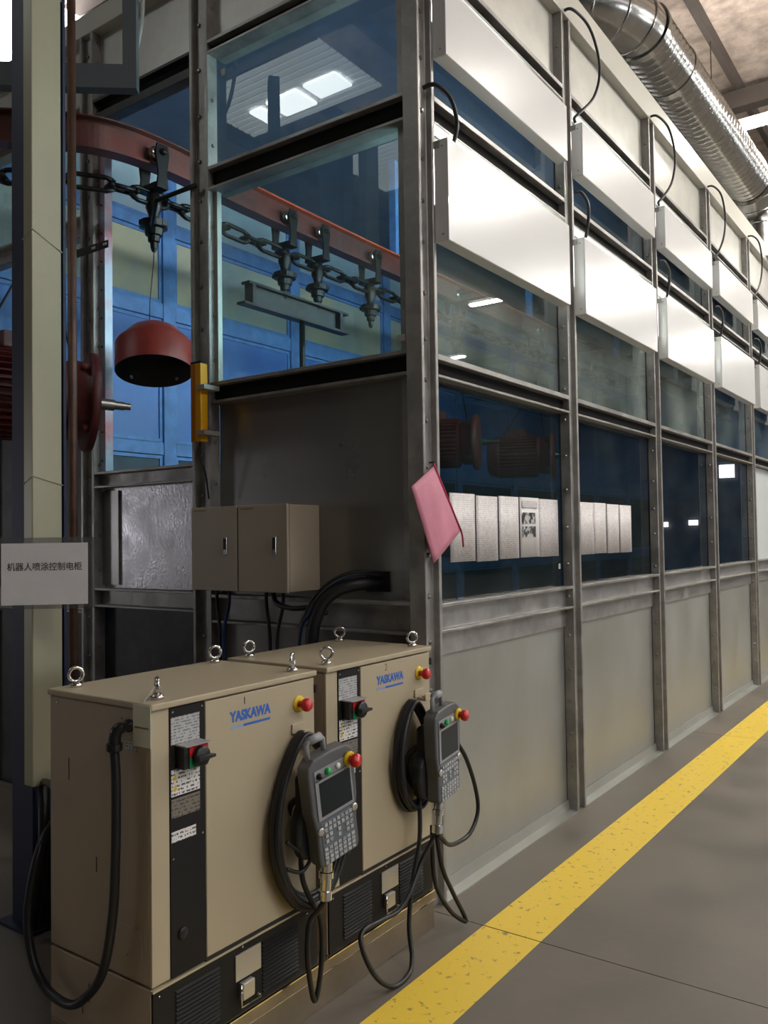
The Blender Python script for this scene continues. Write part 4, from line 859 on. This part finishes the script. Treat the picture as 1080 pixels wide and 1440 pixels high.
# ------------------------------------------------------------------ teach pendants
def pendant():
    """local: +X faces out, +Y width, +Z up; origin at centre of the front face"""
    r = empty('teach_pendant', (0, 0, 0))
    half = [(-0.083, 0.140), (-0.086, 0.120), (-0.084, 0.010), (-0.078, -0.020), (-0.074, -0.060), (-0.074, -0.130), (-0.066, -0.145)]
    pr = half + [(-y, z) for y, z in half[::-1]]
    pr = [(y, z + (0.012 if z > 0.1 and abs(y) > 0.05 else 0.0)) for y, z in pr]
    top = [(0.06, 0.158), (0.0, 0.163), (-0.06, 0.158)]
    outline = half + [(-y, z) for y, z in half[::-1]] + top
    MB().prism(outline, lambda p, q, t: (t, p, q), -0.045, 0.0).build('shell', 'pend', r, bevel=0.006, seg=3, local=True)
    gb = [(-0.066, 0.100), (-0.074, 0.02), (-0.098, -0.02), (-0.106, -0.07), (-0.092, -0.125), (-0.05, -0.145), (0.05, -0.145), (0.072, -0.10), (0.072, 0.100)]
    MB().prism(gb, lambda p, q, t: (t, p, q), -0.085, -0.0455).build('grip', 'grip', r, bevel=0.014, seg=3, local=True)
    MB().box(0.0003, 0.003, -0.067, 0.067, -0.012, 0.098).build('bezel', 'pend_light', r, bevel=0.001, local=True)
    MB().box(0.0031, 0.0038, -0.055, 0.060, -0.002, 0.092).build('screen', 'screen', r, local=True)
    MB().box(0.0003, 0.002, -0.066, 0.068, 0.100, 0.128).build('button_panel', 'pend_light', r, bevel=0.001, local=True)
    MB().box(0.0002, 0.0012, -0.060, 0.060, -0.140, -0.019).build('key_plate', 'key_plate', r, bevel=0.0004, local=True)
    ks = MB()
    for row in range(4):
        for c in range(7):
            if 2 <= row and c in (2, 4): continue
            y = -0.045 + c * 0.0155; z = -0.028 - row * 0.0155
            ks.box(0.0013, 0.0042, y - 0.0052, y + 0.0052, z - 0.0045, z + 0.0045)
    for row in range(4):
        for c in range(7):
            y = -0.052 + c * 0.0170; z = -0.095 - row * 0.0125
            ks.box(0.0013, 0.0038, y - 0.0058, y + 0.0058, z - 0.004, z + 0.004)
    tag(ks.build('keypad_key', 'key', r, local=True), kind='stuff')
    for y, z in ((-0.064, -0.040), (0.064, -0.026)): MB().lathe([(0.010, 0.0005), (0.012, 0.004), (0.007, 0.006), (0.003, 0.006)], (0, y, z), (1, 0, 0), 18).build('cursor_button', 'plate', r, local=True)
    e = MB().lathe([(0.020, 0.0005), (0.020, 0.008), (0.013, 0.009)], (0.002, 0.060, 0.118), (1, 0, 0), 24).build('emergency_stop', 'yellow_p', r, local=True)
    MB().lathe([(0.010, 0.0095), (0.010, 0.020), (0.0165, 0.021), (0.019, 0.027), (0.018, 0.036), (0.0, 0.040)], (0.002, 0.060, 0.118), (1, 0, 0), 24).build('button', 'red', e, local=True)
    MB().lathe([(0.010, 0.0022), (0.010, 0.010), (0.0, 0.012)], (0, -0.020, 0.114), (1, 0, 0), 18).build('start_button', 'mg', r, local=True)
    MB().lathe([(0.008, 0.0022), (0.008, 0.007), (0.0, 0.008)], (0, 0.018, 0.114), (1, 0, 0), 18).build('hold_button', 'white', r, local=True)
    MB().lathe([(0.009, 0.0022), (0.009, 0.010), (0.005, 0.012), (0.005, 0.016), (0, 0.016)], (0, -0.052, 0.112), (1, 0, 0), 14).build('key_switch', 'black_plastic', r, local=True)
    h = MB(); h.tube([(-0.022, -0.062, 0.152), (-0.022, -0.062, 0.195), (-0.022, -0.052, 0.203), (-0.022, -0.010, 0.203), (-0.022, -0.003, 0.195), (-0.022, -0.003, 0.158)], 0.007, 8); h.build('hanging_loop', 'pend_light', r, local=True)
    MB().tube([(-0.0225, -0.052, 0.203), (-0.0225, -0.010, 0.203)], 0.012, 10).build('loop_grip', 'pend_light', r, local=True)
    c = MB(); c.lathe([(0.016, 0), (0.016, 0.030), (0.020, 0.032), (0.020, 0.048), (0.015, 0.050), (0.014, 0.080), (0.018, 0.081), (0.018, 0.105), (0.009, 0.11)], (-0.025, -0.030, -0.143), (0.05, -0.25, -1), 18, smooth=False); c.build('connector', 'chrome', r, local=True)
    MB().torus((-0.10, -0.02, -0.01), (0, 0.3, 1), 0.0, 0.001) if False else None
    st = MB(); st.tube(smooth_path([(-0.07, -0.05, 0.04), (-0.115, -0.06, 0.0), (-0.125, -0.06, -0.06), (-0.10, -0.05, -0.11), (-0.07, -0.04, -0.12)]), 0.009, 8); st.build('hand_strap', 'grip', r, local=True)
    return r
MT['mg'] = mat('bright_green_button', (0.01, 0.36, 0.08, 1), 0.35)
P1 = pendant(); P1.location = (-1.625, 2.005, 0.683); P1.rotation_euler = (math.radians(10), math.radians(3), math.radians(-6)); tag(P1, 'grey teach pendant with red stop button hanging on cabinet 1', 'teach pendant', 'teach pendants')
P2 = copy_tree(P1); P2.location = (-1.625, 2.665, 0.700); P2.rotation_euler = (math.radians(5), math.radians(2), math.radians(4)); tag(P2, 'grey teach pendant hanging on cabinet 2 with a cable loop to its right', 'teach pendant', 'teach pendants')
P1.scale = P2.scale = (1.14, 1.14, 1.12)

def coil(cx, cyy, cz, ry, rz, n, r, tilt, xs, label, lean=0.0):
    ro = empty('cable_coil', (xs, cyy, cz), label, 'cable')
    
    for k in range(n):
        pts = []; off = random.uniform(-0.012, 0.012); s_ = 1 + random.uniform(-0.09, 0.06)
        for i in range(14):
            a = 2 * PI * i / 14
            y = ry * s_ * math.cos(a); z = rz * s_ * math.sin(a)
            # gather at the top over the hanger
            if z > 0: y *= 1 - 0.55 * (z / (rz * s_)) ** 2
            z += rz * (1 - s_) * (1.0 if z > 0 else 0.2)
            y2 = y * math.cos(tilt) - z * math.sin(tilt); z2 = y * math.sin(tilt) + z * math.cos(tilt)
            xx = xs + 0.011 * (k % 3) + 0.006 * math.sin(2 * a + k)
            pts.append((xx, cyy + y2 + off * (1 - z / rz) * 0.5 + lean * z, cz + z2))
        MB().tube(smooth_path(pts, 4, True), r, 8, closed=True).build('coil_turn', 'cable', ro)
    return ro
coil(0, 2.005, 0.635, 0.160, 0.265, 11, 0.0085, 0.10, -1.742, 'coiled black cable on the nearer cabinet, half hidden by its pendant')
coil(0, 2.600, 0.700, 0.110, 0.195, 11, 0.0085, 0.05, -1.742, 'coiled black cable on the cabinet against the corner post')
cable([(-1.663, 1.990, 0.402), (-1.675, 1.978, 0.375), (-1.70, 1.962, 0.333), (-1.70, 1.953, 0.229), (-1.70, 1.977, 0.102), (-1.70, 2.000, 0.122), (-1.70, 2.020, 0.224), (-1.700, 2.012, 0.334), (-1.705, 1.975, 0.40), (-1.712, 1.945, 0.48), (-1.72, 1.95, 0.60)], 0.0085, 'cable', 'black cable looping down in front of cabinet 1 below its pendant', name='pendant_cable')
cable([(-1.705, 2.05, 0.58), (-1.69, 2.0, 0.54), (-1.70, 1.93, 0.56), (-1.715, 1.88, 0.60)], 0.006, 'cable', 'thin black wire crossing the coil on cabinet 1')
cable([(-1.715, 1.88, 0.52), (-1.70, 1.93, 0.50), (-1.69, 1.97, 0.54), (-1.70, 2.01, 0.60)], 0.006, 'cable', 'second thin black wire crossing the coil on cabinet 1, lower')
cable([(-1.70, 2.78, 0.80), (-1.685, 2.808, 0.724), (-1.68, 2.881, 0.634), (-1.68, 2.950, 0.507), (-1.68, 2.970, 0.404), (-1.68, 2.910, 0.337), (-1.68, 2.816, 0.326), (-1.67, 2.728, 0.345), (-1.658, 2.655, 0.395), (-1.656, 2.628, 0.412)], 0.0085, 'cable', 'black cable looping out to the right of the pendant on cabinet 2', name='pendant_cable')
cable([(-1.69, 2.645, 0.436), (-1.69, 2.645, 0.333), (-1.69, 2.665, 0.210), (-1.68, 2.746, 0.091), (-1.67, 2.834, 0.022), (-1.67, 2.832, 0.045), (-1.68, 2.769, 0.149), (-1.69, 2.711, 0.261), (-1.69, 2.672, 0.400)], 0.0085, 'cable', 'black cable hanging down to the floor beside cabinet 2', name='pendant_cable')
cable([(-1.715, 2.60, 0.556), (-1.70, 2.575, 0.405), (-1.70, 2.524, 0.269), (-1.69, 2.484, 0.134), (-1.66, 2.455, 0.040), (-1.64, 2.40, 0.010), (-1.64, 2.31, 0.012), (-1.65, 2.23, 0.075), (-1.68, 2.200, 0.163), (-1.70, 2.227, 0.208), (-1.70, 2.327, 0.206), (-1.70, 2.433, 0.200), (-1.69, 2.501, 0.252), (-1.69, 2.572, 0.329), (-1.67, 2.63, 0.410)], 0.0085, 'cable', 'long black cable sweeping across the plinth from the pendant on cabinet 2', name='pendant_cable')
